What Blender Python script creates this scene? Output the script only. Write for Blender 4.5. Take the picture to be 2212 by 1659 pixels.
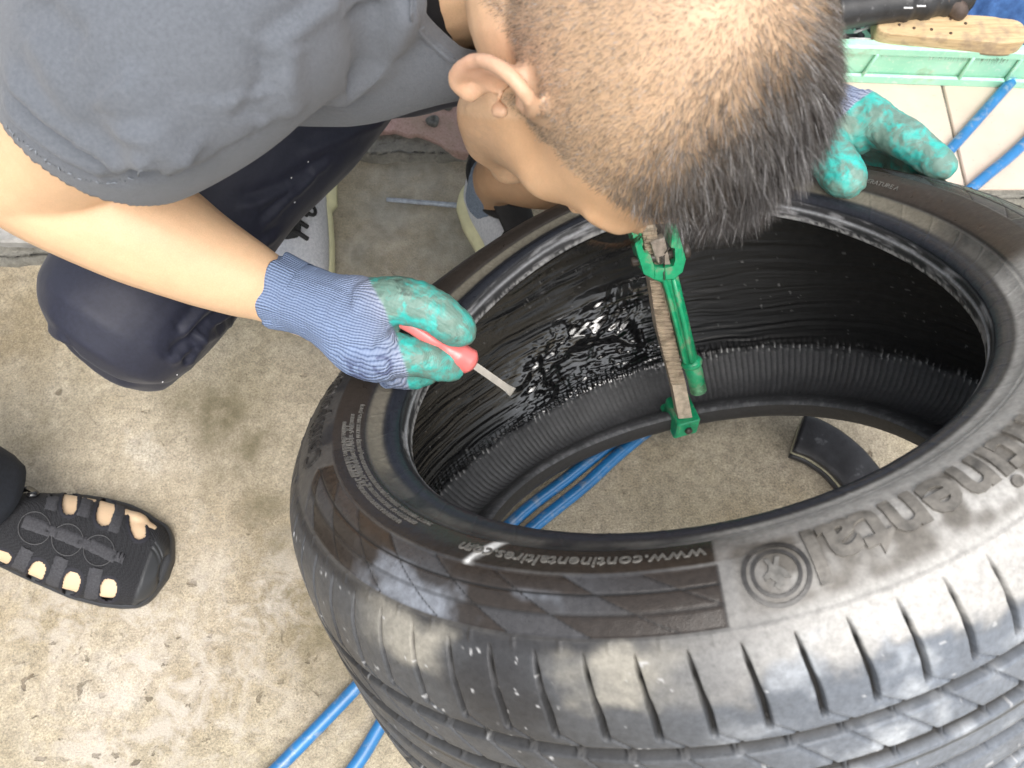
import bpy, bmesh, math, random
import numpy as np
from mathutils import Vector, Matrix

# ------------------------------------------------------------------ camera, sky, sun, exposure
scene = bpy.context.scene
for o_ in list(bpy.data.objects):
    bpy.data.objects.remove(o_)
R = math.radians
CAM_H = 1.023
PITCH = R(68)
cam_d = bpy.data.cameras.new('camera')
cam = bpy.data.objects.new('camera', cam_d)
scene.collection.objects.link(cam)
cam.location = (0, 0, CAM_H)
cam.rotation_euler = (R(90) - PITCH, 0, 0)
cam_d.sensor_width = 36
cam_d.lens = 18 / math.tan(R(31))
cam_d.clip_start = 0.02
cam_d.clip_end = 400
cam_d.dof.use_dof = True
cam_d.dof.focus_distance = 0.74
cam_d.dof.aperture_fstop = 11
scene.camera = cam

SUN_EL, SUN_AZ = 64, 165          # azimuth clockwise from +y
world = bpy.data.worlds.new('World')
scene.world = world
world.use_nodes = True
wn = world.node_tree.nodes
wl = world.node_tree.links
bgn = wn['Background']
sky = wn.new('ShaderNodeTexSky')
sky.sky_type = 'NISHITA'
sky.sun_disc = False
sky.sun_elevation = R(SUN_EL)
sky.sun_rotation = R(SUN_AZ)
sky.air_density = 1.2
sky.dust_density = 5.0
sky.ozone_density = 1.0
hs = wn.new('ShaderNodeHueSaturation')
hs.inputs['Saturation'].default_value = 0.30
wl.new(sky.outputs[0], hs.inputs['Color'])
wl.new(hs.outputs[0], bgn.inputs['Color'])
bgn.inputs['Strength'].default_value = 0.15

sun_d = bpy.data.lights.new('sun', 'SUN')
sun_d.energy = 0.9
sun_d.angle = R(60)
sun_d.color = (1.0, 0.955, 0.88)
sun = bpy.data.objects.new('sun', sun_d)
scene.collection.objects.link(sun)
_d = Vector((math.sin(R(SUN_AZ)) * math.cos(R(SUN_EL)), math.cos(R(SUN_AZ)) * math.cos(R(SUN_EL)), math.sin(R(SUN_EL))))
sun.rotation_euler = (-_d).to_track_quat('-Z', 'Y').to_euler()

scene.view_settings.view_transform = 'Standard'
scene.view_settings.look = 'None'
scene.view_settings.exposure = 0.98
scene.view_settings.gamma = 1.0
scene.view_settings.use_curve_mapping = False
scene.cycles.max_bounces = 6
scene.cycles.use_denoising = True

# ------------------------------------------------------------------ helpers
rng = np.random.default_rng(7)
random.seed(7)
C0 = scene.collection
FPX = 1106 / math.tan(R(31))
A_R = np.array([1.0, 0, 0])
A_F = np.array([0, math.cos(PITCH), -math.sin(PITCH)])
A_U = np.array([0, math.sin(PITCH), math.cos(PITCH)])
EYE = np.array([0, 0, CAM_H])


def ray(u, v):
    return A_R * ((u - 1106) / FPX) + A_U * (-(v - 829.5) / FPX) + A_F


def D(u, v, d):
    """survey point at distance d in front of the camera plane"""
    return EYE + ray(u, v) * d


def W(u, v, z=0.0):
    """survey point at height z"""
    r = ray(u, v)
    return EYE + r * ((z - CAM_H) / r[2])


def nrm(a):
    a = np.asarray(a, float)
    return a / (np.linalg.norm(a, axis=-1, keepdims=True) + 1e-12)


def sstep(a, b, x):
    t = np.clip((np.asarray(x, float) - a) / (b - a), 0, 1)
    return t * t * (3 - 2 * t)


def vnoise(p, seed=0):
    """value noise in 3-D, vectorised; p (n,3) -> 0..1"""
    p = np.asarray(p, float)
    i = np.floor(p).astype(np.int64)
    f = p - i
    f = f * f * (3 - 2 * f)

    def h(a, b, c):
        n = (a * 374761393 + b * 668265263 + c * 1274126177 + seed * 974711) & 0xffffffff
        n = ((n ^ (n >> 13)) * 1274126177) & 0xffffffff
        n = ((n ^ (n >> 16)) * 2246822519) & 0xffffffff
        return ((n ^ (n >> 15)) & 0xffff) / 65535.0
    out = 0
    for dx in (0, 1):
        for dy in (0, 1):
            for dz in (0, 1):
                w = (f[:, 0] if dx else 1 - f[:, 0]) * (f[:, 1] if dy else 1 - f[:, 1]) * (f[:, 2] if dz else 1 - f[:, 2])
                out = out + w * h(i[:, 0] + dx, i[:, 1] + dy, i[:, 2] + dz)
    return out


def fbm(p, oct=4, seed=0, gain=0.5):
    p = np.asarray(p, float)
    s = 0; a = 1.0; t = 0
    for k in range(oct):
        s = s + a * vnoise(p * 2 ** k, seed + k * 17)
        t += a
        a *= gain
    return s / t


BASE = {}


def link(o, parent=None):
    C0.objects.link(o)
    if parent is not None:
        o.parent = parent
    return o


def tag(o, label=None, cat=None, group=None, kind=None):
    if label: o['label'] = label
    if cat: o['category'] = cat
    if group: o['group'] = group
    if kind: o['kind'] = kind
    return o


def thing(name, label, cat, loc, group=None):
    o = bpy.data.objects.new(name, None)
    o.empty_display_size = 0.05
    link(o)
    o.location = tuple(loc)
    BASE[o.name] = np.array(loc, float)
    return tag(o, label, cat, group)


def mesh(name, verts, faces, mat, parent=None, smooth=True, uv=None, attrs=None, loc=None):
    """one mesh object; verts in world metres"""
    verts = np.asarray(verts, float)
    b = BASE[parent.name] if parent is not None else (np.array(loc, float) if loc is not None else np.zeros(3))
    me = bpy.data.meshes.new(name)
    vv = verts - b
    if isinstance(faces, np.ndarray):
        k = faces.shape[1]
        me.vertices.add(len(vv)); me.vertices.foreach_set('co', vv.ravel())
        me.loops.add(faces.size); me.loops.foreach_set('vertex_index', faces.ravel().astype(np.int32))
        me.polygons.add(len(faces)); me.polygons.foreach_set('loop_start', np.arange(0, faces.size, k, dtype=np.int32))
        me.update(calc_edges=True)
        me.validate()
    else:
        me.from_pydata([tuple(p) for p in vv], [], [tuple(int(i) for i in f) for f in faces])
        me.update()
    if smooth:
        me.polygons.foreach_set('use_smooth', np.ones(len(me.polygons), bool))
    if uv is not None:
        lay = me.uv_layers.new(name='UVMap')
        vi = np.empty(len(me.loops), np.int32); me.loops.foreach_get('vertex_index', vi)
        lay.data.foreach_set('uv', np.asarray(uv, np.float32)[vi].ravel())
    if attrs:
        for k, a in attrs.items():
            a = np.asarray(a, np.float32)
            if a.ndim == 1:
                at_ = me.attributes.new(k, 'FLOAT', 'POINT'); at_.data.foreach_set('value', a)
            else:
                if a.shape[1] == 3: a = np.c_[a, np.ones(len(a), np.float32)]
                at_ = me.color_attributes.new(k, 'FLOAT_COLOR', 'POINT'); at_.data.foreach_set('color', a.ravel())
    if mat is not None:
        me.materials.append(mat)
    o = bpy.data.objects.new(name, me)
    link(o, parent)
    if parent is None and loc is not None: o.location = tuple(b)
    BASE[o.name] = b
    return o


def grid_faces(nu, nv, wrap_u=False, wrap_v=False, off=0):
    """verts index = i*nv + j ; i in nu, j in nv"""
    iu = np.arange(nu if wrap_u else nu - 1); jv = np.arange(nv if wrap_v else nv - 1)
    I, J = np.meshgrid(iu, jv, indexing='ij')
    I2 = (I + 1) % nu; J2 = (J + 1) % nv
    return (np.stack([I * nv + J, I2 * nv + J, I2 * nv + J2, I * nv + J2], -1).reshape(-1, 4) + off)


class MB:
    """collects quads and tris for one part"""
    def __init__(s):
        s.v = []; s.f = []

    def add(s, v, f):
        o = len(s.v)
        s.v += [tuple(map(float, p)) for p in v]
        s.f += [tuple(int(i) + o for i in q) for q in f]
        return s

    def box(s, c, size, ax=None, bev=0.0):
        """box centred at c; ax rows = local axes; bevelled by chamfering in plan and height"""
        ax = np.eye(3) if ax is None else np.asarray(ax)
        hx, hy, hz = np.array(size) / 2
        b = min(bev, hx * .9, hy * .9, hz * .9)
        if b <= 0:
            P = np.array([[x, y, z] for x in (-hx, hx) for y in (-hy, hy) for z in (-hz, hz)])
            F = [(0, 1, 3, 2), (4, 6, 7, 5), (0, 4, 5, 1), (2, 3, 7, 6), (0, 2, 6, 4), (1, 5, 7, 3)]
            return s.add(np.asarray(c) + P @ ax, F)
        ring = lambda ex, ey: [(-ex + b, -ey), (ex - b, -ey), (ex, -ey + b), (ex, ey - b), (ex - b, ey), (-ex + b, ey), (-ex, ey - b), (-ex, -ey + b)]
        lev = [(-hz, b), (-hz + b, 0), (hz - b, 0), (hz, b)]
        P = []
        for z, ins in lev:
            P += [(x, y, z) for x, y in ring(hx - ins * .6, hy - ins * .6)]
        F = []
        for k in range(3):
            for i in range(8):
                F.append((k * 8 + i, k * 8 + (i + 1) % 8, (k + 1) * 8 + (i + 1) % 8, (k + 1) * 8 + i))
        F.append(tuple(range(7, -1, -1))); F.append(tuple(range(24, 32)))
        return s.add(np.asarray(c) + np.array(P) @ ax, F)

    def tube(s, pts, rad, seg=12, cap=True, sq=None):
        v, f = tube(pts, rad, seg, cap, sq)
        return s.add(v, f)

    def build(s, name, mat, parent=None, smooth=True, **k):
        return mesh(name, np.array(s.v), s.f, mat, parent, smooth, **k)


def spline(pts, n):
    """Catmull-Rom through points, n samples"""
    P = np.asarray(pts, float)
    if len(P) == 2:
        t = np.linspace(0, 1, n)[:, None]
        return P[0] * (1 - t) + P[1] * t
    Q = np.vstack([2 * P[0] - P[1], P, 2 * P[-1] - P[-2]])
    seg = np.linalg.norm(np.diff(P[:, :3], axis=0), axis=1) if P.shape[1] >= 3 else np.linalg.norm(np.diff(P, axis=0), axis=1)
    cum = np.r_[0, np.cumsum(seg)]
    out = []
    for t in np.linspace(0, cum[-1], n):
        i = min(np.searchsorted(cum, t, 'right') - 1, len(P) - 2)
        x = (t - cum[i]) / max(seg[i], 1e-9)
        p0, p1, p2, p3 = Q[i], Q[i + 1], Q[i + 2], Q[i + 3]
        out.append(.5 * (2 * p1 + (p2 - p0) * x + (2 * p0 - 5 * p1 + 4 * p2 - p3) * x * x + (3 * p1 - p0 - 3 * p2 + p3) * x ** 3))
    return np.array(out)


def tube(pts, rad, seg=12, cap=True, sq=None):
    """swept tube; rad scalar or per point; sq = (dir, factor) flattens along a direction; round end caps"""
    P = np.asarray(pts, float)
    n = len(P)
    r = np.full(n, rad, float) if np.isscalar(rad) else np.asarray(rad, float)
    T = nrm(np.gradient(P, axis=0))
    a = np.array([0, 0, 1.0]) if abs(T[0][2]) < .9 else np.array([1.0, 0, 0])
    N = nrm(np.cross(T[0], a))
    V = []; ph = np.linspace(0, 2 * np.pi, seg, endpoint=False)
    for i in range(n):
        N = nrm(N - T[i] * (N @ T[i]))
        B = np.cross(T[i], N)
        ring = np.outer(np.cos(ph), N) + np.outer(np.sin(ph), B)
        if sq is not None:
            d, k = sq
            d = np.asarray(d[i] if np.ndim(d) == 2 else d, float); d = nrm(d - T[i] * (d @ T[i]))
            kk = k[i] if np.ndim(k) else k
            ring = ring + np.outer(ring @ d, d) * (kk - 1)
        V.append(P[i] + ring * r[i])
    V = np.vstack(V)
    F = [tuple(q) for q in grid_faces(n, seg, wrap_v=True)[:, ::-1]]
    if cap:
        V = list(V)
        for end, sgn in ((0, -1), (n - 1, 1)):
            base = end * seg
            c = P[end] + T[end] * sgn * r[end] * .35
            # rounded cap: one inner ring and a pole
            k0 = len(V)
            for j in range(seg):
                V.append(P[end] + (V[base + j] - P[end]) * .72 + T[end] * sgn * r[end] * .24)
            V.append(c)
            for j in range(seg):
                j2 = (j + 1) % seg
                q = (base + j, base + j2, k0 + j2, k0 + j); t_ = (k0 + j, k0 + j2, k0 + seg)
                F += [q, t_] if sgn > 0 else [q[::-1], t_[::-1]]
        V = np.array(V)
    return V, F


def ellipsoid(c, ax, rad, nu=24, nv=14):
    """ax rows = axes, rad = three radii"""
    th = np.linspace(0, 2 * np.pi, nu, endpoint=False); ph = np.linspace(-np.pi / 2, np.pi / 2, nv + 2)[1:-1]
    L = [(np.cos(p) * np.cos(t), np.cos(p) * np.sin(t), np.sin(p)) for p in ph for t in th] + [(0, 0, -1), (0, 0, 1)]
    V = np.asarray(c) + (np.array(L) * np.asarray(rad)) @ np.asarray(ax)
    F = [tuple(q) for q in grid_faces(nv, nu, wrap_v=True)[:, ::-1]]
    for j in range(nu):
        F.append((nv * nu, (j + 1) % nu, j)); F.append((nv * nu + 1, (nv - 1) * nu + j, (nv - 1) * nu + (j + 1) % nu))
    F = [tuple(q[::-1]) for q in F]
    return V, F


def remesh(mb, voxel, smooth=4, fac=.5):
    """fuse overlapping closed shapes into one continuous surface; returns verts, quads"""
    me = bpy.data.meshes.new('tmp')
    me.from_pydata(mb.v, [], mb.f)
    o = bpy.data.objects.new('tmp', me); C0.objects.link(o)
    m = o.modifiers.new('r', 'REMESH'); m.mode = 'VOXEL'; m.voxel_size = voxel; m.adaptivity = 0
    if smooth:
        s = o.modifiers.new('s', 'SMOOTH'); s.iterations = smooth; s.factor = fac
    dg = bpy.context.evaluated_depsgraph_get(); dg.update()
    ev = o.evaluated_get(dg); em = ev.to_mesh()
    v = np.empty(len(em.vertices) * 3); em.vertices.foreach_get('co', v); v = v.reshape(-1, 3)
    lt = np.empty(len(em.polygons), np.int32); em.polygons.foreach_get('loop_total', lt)
    li = np.empty(len(em.loops), np.int32); em.loops.foreach_get('vertex_index', li)
    if (lt == 4).all():
        f = li.reshape(-1, 4)
    else:
        f = [tuple(p.vertices) for p in em.polygons]
    ev.to_mesh_clear()
    bpy.data.objects.remove(o); bpy.data.meshes.remove(me)
    return v, f


def vnormals(v, f):
    f = np.asarray(f)
    n = np.zeros_like(v)
    fn = np.cross(v[f[:, 2]] - v[f[:, 0]], v[f[:, 3]] - v[f[:, 1]])
    for k in range(4):
        np.add.at(n, f[:, k], fn)
    return nrm(n)


# ------------------------------------------------------------------ materials
class NT:
    def __init__(s, name):
        s.m = bpy.data.materials.new(name); s.m.use_nodes = True
        s.t = s.m.node_tree; s.b = s.t.nodes['Principled BSDF']

    def n(s, typ, **kw):
        x = s.t.nodes.new(typ)
        for k, v in kw.items():
            if k.startswith('i_'):
                key = k[2:].replace('_', ' ')
                x.inputs[int(key) if key.isdigit() else key].default_value = v
            else:
                setattr(x, k, v)
        return x

    def l(s, a, b):
        s.t.links.new(a, b)

    def sock(s, v, inp):
        if hasattr(v, 'is_linked'): s.l(v, inp)
        else: inp.default_value = v

    def coord(s, kind='Object', scale=(1, 1, 1)):
        c = s.n('ShaderNodeTexCoord'); m = s.n('ShaderNodeMapping'); m.inputs['Scale'].default_value = scale
        s.l(c.outputs[kind], m.inputs[0]); return m.outputs[0]

    def noise(s, scale, detail=4, rough=.55, vec=None, dist=0.0):
        x = s.n('ShaderNodeTexNoise'); x.inputs['Scale'].default_value = scale; x.inputs['Detail'].default_value = detail
        x.inputs['Roughness'].default_value = rough; x.inputs['Distortion'].default_value = dist
        if vec is not None: s.l(vec, x.inputs['Vector'])
        return x.outputs[0]

    def voro(s, scale, vec=None, feature='F1', out='Distance', rnd=1.0):
        x = s.n('ShaderNodeTexVoronoi'); x.feature = feature; x.inputs['Scale'].default_value = scale; x.inputs['Randomness'].default_value = rnd
        if vec is not None: s.l(vec, x.inputs['Vector'])
        return x.outputs[out]

    def ramp(s, fac, stops, interp='LINEAR'):
        x = s.n('ShaderNodeValToRGB'); e = x.color_ramp; e.interpolation = interp
        while len(e.elements) < len(stops): e.elements.new(.5)
        for q, (p, c) in zip(e.elements, stops):
            q.position = p; q.color = (*c, 1) if not np.isscalar(c) else (c, c, c, 1)
        s.l(fac, x.inputs[0]); return x.outputs[0]

    def mix(s, fac, a, b, mode='MIX'):
        x = s.n('ShaderNodeMix', data_type='RGBA', blend_type=mode)
        s.sock(fac, x.inputs[0])
        for v, k in ((a, 6), (b, 7)):
            if isinstance(v, tuple): x.inputs[k].default_value = (*v, 1)[:4]
            else: s.l(v, x.inputs[k])
        return x.outputs[2]

    def math(s, op, a, b=0.0, c=0.0):
        x = s.n('ShaderNodeMath', operation=op)
        s.sock(a, x.inputs[0]); s.sock(b, x.inputs[1]); s.sock(c, x.inputs[2]); return x.outputs[0]

    def attr(s, name, out='Color'):
        x = s.n('ShaderNodeAttribute'); x.attribute_name = name; return x.outputs[out]

    def bump(s, h, strength=.5, dist=.002, normal=None):
        x = s.n('ShaderNodeBump'); x.inputs['Strength'].default_value = strength; x.inputs['Distance'].default_value = dist
        s.l(h, x.inputs['Height'])
        if normal is not None: s.l(normal, x.inputs['Normal'])
        s.l(x.outputs[0], s.b.inputs['Normal']); return x.outputs[0]

    def set(s, color=None, rough=None, metal=None, **kw):
        if color is not None:
            if isinstance(color, tuple): s.b.inputs['Base Color'].default_value = (*color, 1)
            else: s.l(color, s.b.inputs['Base Color'])
        if rough is not None: s.sock(rough, s.b.inputs['Roughness'])
        if metal is not None: s.sock(metal, s.b.inputs['Metallic'])
        for k, v in kw.items(): s.sock(v, s.b.inputs[k.replace('_', ' ')])
        return s.m


def simple(name, color, rough=.5, var=.25, scale=60, bump=.0, metal=0.0, bscale=None, **kw):
    """plain material with mottled colour and fine relief"""
    t = NT(name); co = t.coord()
    n = t.noise(scale, 5, .6, co)
    lo = tuple(c * (1 - var) for c in color); hi = tuple(min(1, c * (1 + var)) for c in color)
    t.set(t.ramp(n, [(.3, lo), (.7, hi)]), rough, metal, **kw)
    if bump: t.bump(t.noise(bscale or scale * 4, 3, .6, co), bump, .001)
    return t.m
# ------------------------------------------------------------------ ground
t = NT('concrete'); co = t.coord()
big = t.noise(2.6, 5, .6, co); mid = t.noise(14, 5, .62, co); fine = t.noise(420, 3, .75, co); grit = t.voro(620, co); med = t.noise(75, 5, .7, co)
c = t.ramp(mid, [(.25, (.250, .212, .142)), (.5, (.345, .296, .206)), (.75, (.432, .376, .280))])
c = t.mix(t.ramp(big, [(.42, 0), (.62, .55)]), c, (.40, .345, .275), 'MIX')
c = t.mix(t.ramp(t.noise(3.4, 4, .6, co), [(.50, 0), (.66, .7)]), c, (.20, .152, .080))
c = t.mix(t.ramp(t.noise(5.2, 5, .62, co, .6), [(.60, 0), (.66, .45)]), c, (.47, .43, .36))
c = t.mix(1.0, c, t.ramp(fine, [(.28, .50), (.5, 1.0), (.72, 1.45)]), 'MULTIPLY')
c = t.mix(1.0, c, t.ramp(med, [(.3, .72), (.5, 1.0), (.7, 1.22)]), 'MULTIPLY')
c = t.mix(t.ramp(grit, [(.0, .55), (.28, 0)]), c, (.62, .57, .47))
pits = t.ramp(t.noise(46, 4, .55, co, .4), [(.66, 0), (.70, 1)])
pit2 = t.ramp(t.voro(26, co), [(.05, 1), (.09, 0)])
pp = t.math('MULTIPLY', pits, t.ramp(t.noise(4.5, 3, .5, co), [(.45, .15), (.6, 1)]))
c = t.mix(t.math('MULTIPLY', pp, .8), c, (.13, .10, .065))
c = t.mix(t.math('MULTIPLY', pit2, .35), c, (.15, .12, .08))
dn = t.math('MULTIPLY', t.attr('damp', 'Fac'), t.ramp(t.noise(30, 5, .65, co), [(.3, .35), (.6, 1)]))
c = t.mix(dn, c, (.105, .085, .040))
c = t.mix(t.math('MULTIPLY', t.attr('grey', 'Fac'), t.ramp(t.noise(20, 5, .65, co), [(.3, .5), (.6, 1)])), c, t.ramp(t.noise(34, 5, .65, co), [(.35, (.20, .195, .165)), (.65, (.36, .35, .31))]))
pl = t.math('MULTIPLY', t.attr('pale', 'Fac'), t.ramp(t.noise(24, 5, .7, co, .5), [(.45, 0), (.6, .8)]))
c = t.mix(pl, c, (.52, .475, .42))
chp = t.math('MULTIPLY', t.attr('chip', 'Fac'), t.ramp(t.noise(52, 4, .6, co, .25), [(.635, 0), (.67, 1)]))
c = t.mix(t.math('MULTIPLY', chp, .85), c, (.085, .065, .040))
t.set(c, t.math('SUBTRACT', .78, t.math('MULTIPLY', t.attr('damp', 'Fac'), .3)))
pp = t.math('MAXIMUM', pp, chp)
h = t.math('ADD', t.math('MULTIPLY', fine, .5), t.math('MULTIPLY', grit, -.25))
h = t.math('SUBTRACT', h, t.math('MULTIPLY', pp, .9))
t.bump(h, .8, .0022)
M_CON = t.m
gx = np.r_[-60, -12, -4, np.linspace(-1.6, 1.8, 341), 4, 12, 60]; gy = np.r_[-60, -12, -4, np.linspace(-1.2, 1.4, 261), 4, 12, 60]
GX, GY = np.meshgrid(gx, gy, indexing='ij')
Z = (fbm(np.stack([GX.ravel() * 9, GY.ravel() * 9, GX.ravel() * 0], -1), 4, 2) - .55) * .004
G2 = np.stack([GX.ravel(), GY.ravel()], -1)
def stain_shade(spots):
    m = np.zeros(len(G2))
    for u, v, r_, k_ in spots:
        c_ = W(u, v, 0)[:2]; m = np.maximum(m, k_ * np.exp(-(np.linalg.norm(G2 - c_, axis=1) / r_) ** 2))
    return m
at_ = {'damp': stain_shade([(470, 900, .06, .95), (530, 960, .045, .95), (420, 880, .045, .7), (500, 1010, .04, .6), (60, 960, .07, .55), (620, 1180, .05, .6), (560, 1100, .028, .9), (590, 1085, .02, .9), (640, 1290, .045, .7), (700, 1370, .05, .8), (730, 1440, .05, .6), (560, 1040, .05, .4)]),
       'grey': np.clip(stain_shade([(850, 450, .09, 1), (960, 520, .09, 1), (780, 540, .06, .9), (900, 380, .08, 1), (1040, 560, .08, 1), (700, 700, .06, .4)]), 0, 1),  # greyer wet concrete round the shoes, with the shade there painted in
       'pale': stain_shade([(330, 1380, .09, .9), (150, 1320, .09, .7), (560, 1300, .07, .8), (420, 1500, .1, .9), (250, 1600, .1, .8), (800, 560, .04, .8)]),
       'chip': stain_shade([(130, 1450, .06, 1), (380, 1470, .06, 1), (340, 1590, .09, 1), (120, 1600, .1, .8), (560, 1560, .06, .9), (300, 1180, .05, .3), (60, 930, .05, .7)])}
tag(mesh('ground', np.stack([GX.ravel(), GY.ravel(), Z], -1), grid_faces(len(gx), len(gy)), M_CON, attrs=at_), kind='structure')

# ------------------------------------------------------------------ raised pavement behind the man: tiles, mortar edge, pink studded slab
PZ = .018


def ragged(pts, n, amp, seed):
    L = spline(np.array(pts, float), n)
    k = fbm(np.c_[L * 40, np.zeros(n)], 3, seed) - .5
    L[1:-1, 1] += k[1:-1] * amp
    return L


t = NT('mortar'); co = t.coord()
a = t.noise(38, 5, .65, co); b = t.noise(260, 4, .7, co)
c = t.ramp(a, [(.3, (.105, .10, .082)), (.55, (.20, .19, .16)), (.75, (.31, .295, .255))])
c = t.mix(1.0, c, t.ramp(b, [(.25, .65), (.75, 1.3)]), 'MULTIPLY')
t.set(c, t.ramp(a, [(.35, .25), (.6, .8)])); t.bump(t.math('ADD', t.math('MULTIPLY', a, 1.5), t.math('MULTIPLY', b, .4)), .9, .004)
M_MORT = t.m
t = NT('cream_tile'); co = t.coord()
a = t.noise(9, 4, .6, co); b = t.noise(190, 4, .7, co); sp = t.voro(230, co)
c = t.ramp(a, [(.3, (.50, .405, .33)), (.7, (.60, .50, .42))])
c = t.mix(t.ramp(b, [(.62, 0), (.72, .55)]), c, (.33, .25, .2))
c = t.mix(t.ramp(t.noise(20, 4, .6, co), [(.58, 0), (.7, .35)]), c, (.42, .37, .33))
t.set(c, .55); t.bump(b, .2, .001)
M_TILE = t.m
t = NT('pink_stone'); co = t.coord()
a = t.voro(260, co, out='Color'); b = t.noise(300, 4, .7, co)
c = t.ramp(b, [(.30, (.18, .10, .085)), (.42, (.36, .225, .20)), (.65, (.47, .315, .285))])
c = t.mix(t.ramp(t.noise(12, 4, .6, co), [(.45, 0), (.7, .6)]), c, (.27, .22, .16))
t.set(c, .75); t.bump(b, .5, .0012)
M_PINK = t.m

edge = np.vstack([ragged([(-1.6, .600), (-.60, .592), (-.52, .600)], 60, .014, 3), ragged([(-.50, .62), (-.47, .74), (-.40, .762)], 14, .01, 4), ragged([(-.38, .764), (-.10, .760), (.18, .745), (.30, .70)], 90, .016, 5), ragged([(.32, .692), (1.0, .680), (1.8, .675)], 60, .008, 6)])
mb = MB()
n_ = len(edge)
back = np.c_[edge[:, 0], np.full(n_, 1.6)]
rows = [np.c_[edge + [0, -.004], np.full(n_, -.006)], np.c_[edge + [0, .0], np.full(n_, PZ * .7)], np.c_[edge + [0, .006], np.full(n_, PZ - .004)]]
for k in range(1, 36):
    f_ = (k / 35) ** 1.6
    rows.append(np.c_[edge * (1 - f_) + back * f_, np.full(n_, PZ - .004)])
V = np.stack(rows, 1).reshape(-1, 3)
V[:, 2] += (fbm(V * 40, 3, 12) - .5) * .006 * (V[:, 2] > 0)
pav = tag(mesh('pavement', V, grid_faces(n_, len(rows)), M_MORT, None, True, loc=(0, 0, 0)), kind='structure')


def slab(name, poly, z0, z1, mat, parent, bev=.002, jag=0.0, seed=0):
    P = np.array(poly, float)
    if jag:
        Q = []
        for i in range(len(P)):
            a, b = P[i], P[(i + 1) % len(P)]
            m = max(2, int(np.linalg.norm(b - a) / .008))
            Q += [a + (b - a) * k / m for k in range(m)]
        P = np.array(Q)
        P = P + np.stack([fbm(np.c_[P * 45, P[:, :1] * 0 + 1], 3, seed), fbm(np.c_[P * 45, P[:, :1] * 0 + 7], 3, seed)], -1) * jag - jag / 2
    c = P.mean(0); n = len(P)
    ins = c + (P - c) * (1 - bev / np.linalg.norm(P - c, axis=1, keepdims=True))
    V = np.vstack([np.c_[P, np.full(n, z0)], np.c_[P, np.full(n, z1 - bev)], np.c_[ins, np.full(n, z1)]])
    F = [(k * n + i, k * n + (i + 1) % n, (k + 1) * n + (i + 1) % n, (k + 1) * n + i) for k in range(2) for i in range(n)] + [tuple(range(2 * n, 3 * n))]
    return mesh(name, V, F, mat, parent, False)


for i in range(5):
    for j in range(3):
        x0 = .338 + .30 * i; y0 = .700 + .30 * j
        slab('tile', [(x0 + .0015, y0 + .0015), (x0 + .2985, y0 + .0015), (x0 + .2985, y0 + .2985), (x0 + .0015, y0 + .2985)], .004, PZ + .0015 * ((i * 7 + j * 3) % 3 - 1) * .3, M_TILE, pav)
pink = slab('paving_slab', [tuple(W(u, v, PZ)[:2]) for u, v in ((740, 290), (850, 287), (925, 303), (960, 322), (1000, 332), (1120, 325), (1250, 310), (1300, 200), (1300, 20), (700, 20))], .004, PZ + .003, M_PINK, pav, .002, .012, 3)
tag(pink, 'pink speckled slab with dark studs')
M_STUD = simple('stud_iron', (.11, .11, .10), .5, .5, 200, .6, .3)
for u, v in ((935, 262), (1012, 262), (967, 226), (1075, 240), (1090, 300), (890, 222)):
    p = W(u, v, PZ + .004); m_ = MB()
    a = np.linspace(0, 2 * np.pi, 14, endpoint=False)
    rr = .0098 * (1 + .1 * np.sin(a * 3 + u)); V = []
    for k_, zz in ((1, -.004), (1.0, .002), (.8, .0045), (.45, .005), (.35, .003)):
        V += [(p[0] + rr[i] * k_ * np.cos(a[i]), p[1] + rr[i] * k_ * np.sin(a[i]), p[2] + zz) for i in range(14)]
    F = [(q * 14 + i, q * 14 + (i + 1) % 14, (q + 1) * 14 + (i + 1) % 14, (q + 1) * 14 + i) for q in range(4) for i in range(14)] + [tuple(range(56, 70))]
    m_.add(V, F); m_.build('stud', M_STUD, pink)
M_KERB = simple('kerb_stone', (.33, .32, .30), .85, .35, 40, .9)
for i in range(4):
    x1 = -.560 - .30 * i
    slab('kerb_stone', [(x1 - .29, .612), (x1, .606), (x1 - .002, .700), (x1 - .292, .700)], .0, PZ + .012, M_KERB, pav, .004, .010, i)
# ------------------------------------------------------------------ tyre (tilted, its near side raised)
TY_C = np.array([0.1348, 0.288, 0.3842])
_a = nrm(np.array([-0.3258, 0.692, 1.0]))
_x = np.array([1.0, 0, 0]); _x = nrm(_x - _a * (_x @ _a)); _y = np.cross(_a, _x)
TY_W = 0.2215


def ty_def(th, r, z):
    """the loose casing is pulled out of round by the spreader"""
    k = np.clip((.345 - r) / (.345 - .2286), 0, 1.1)
    wt = sstep(-.14, -.02, z) * (.25 + .75 * k)
    wb = sstep(-.08, -.2, z) * (.25 + .75 * k)
    c2, s2, c3, s3 = np.cos(2 * th), np.sin(2 * th), np.cos(3 * th), np.sin(3 * th)
    dr = wt * (-.0017 * c2 + .0051 * s2 - .0034 * c3) + wb * (.0087 * c2)
    dz = wt * (-.0139 * c2 - .0032 * s2 - .0035 * s3) + wb * (.0127 * c2 + .0022 * s2)
    g = np.clip((r - .235) / .09, 0, 1)
    dr = dr + g * (.001 + .0095 * np.cos(2 * (th - R(27))))
    pr = np.exp(-(((np.degrees(th) - 132 + 180) % 360 - 180) / 34) ** 2) * g      # pushed in where the shin leans on it
    dr = dr - .010 * pr; dz = dz - .006 * pr * sstep(-.14, -.02, z)
    return r + dr, z + dz


def TP(th, r, z):
    th = np.asarray(th, float); r, z = ty_def(th, np.asarray(r, float), np.asarray(z, float))
    return TY_C + (r * np.cos(th))[..., None] * _x + (r * np.sin(th))[..., None] * _y + z[..., None] * _a


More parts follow.
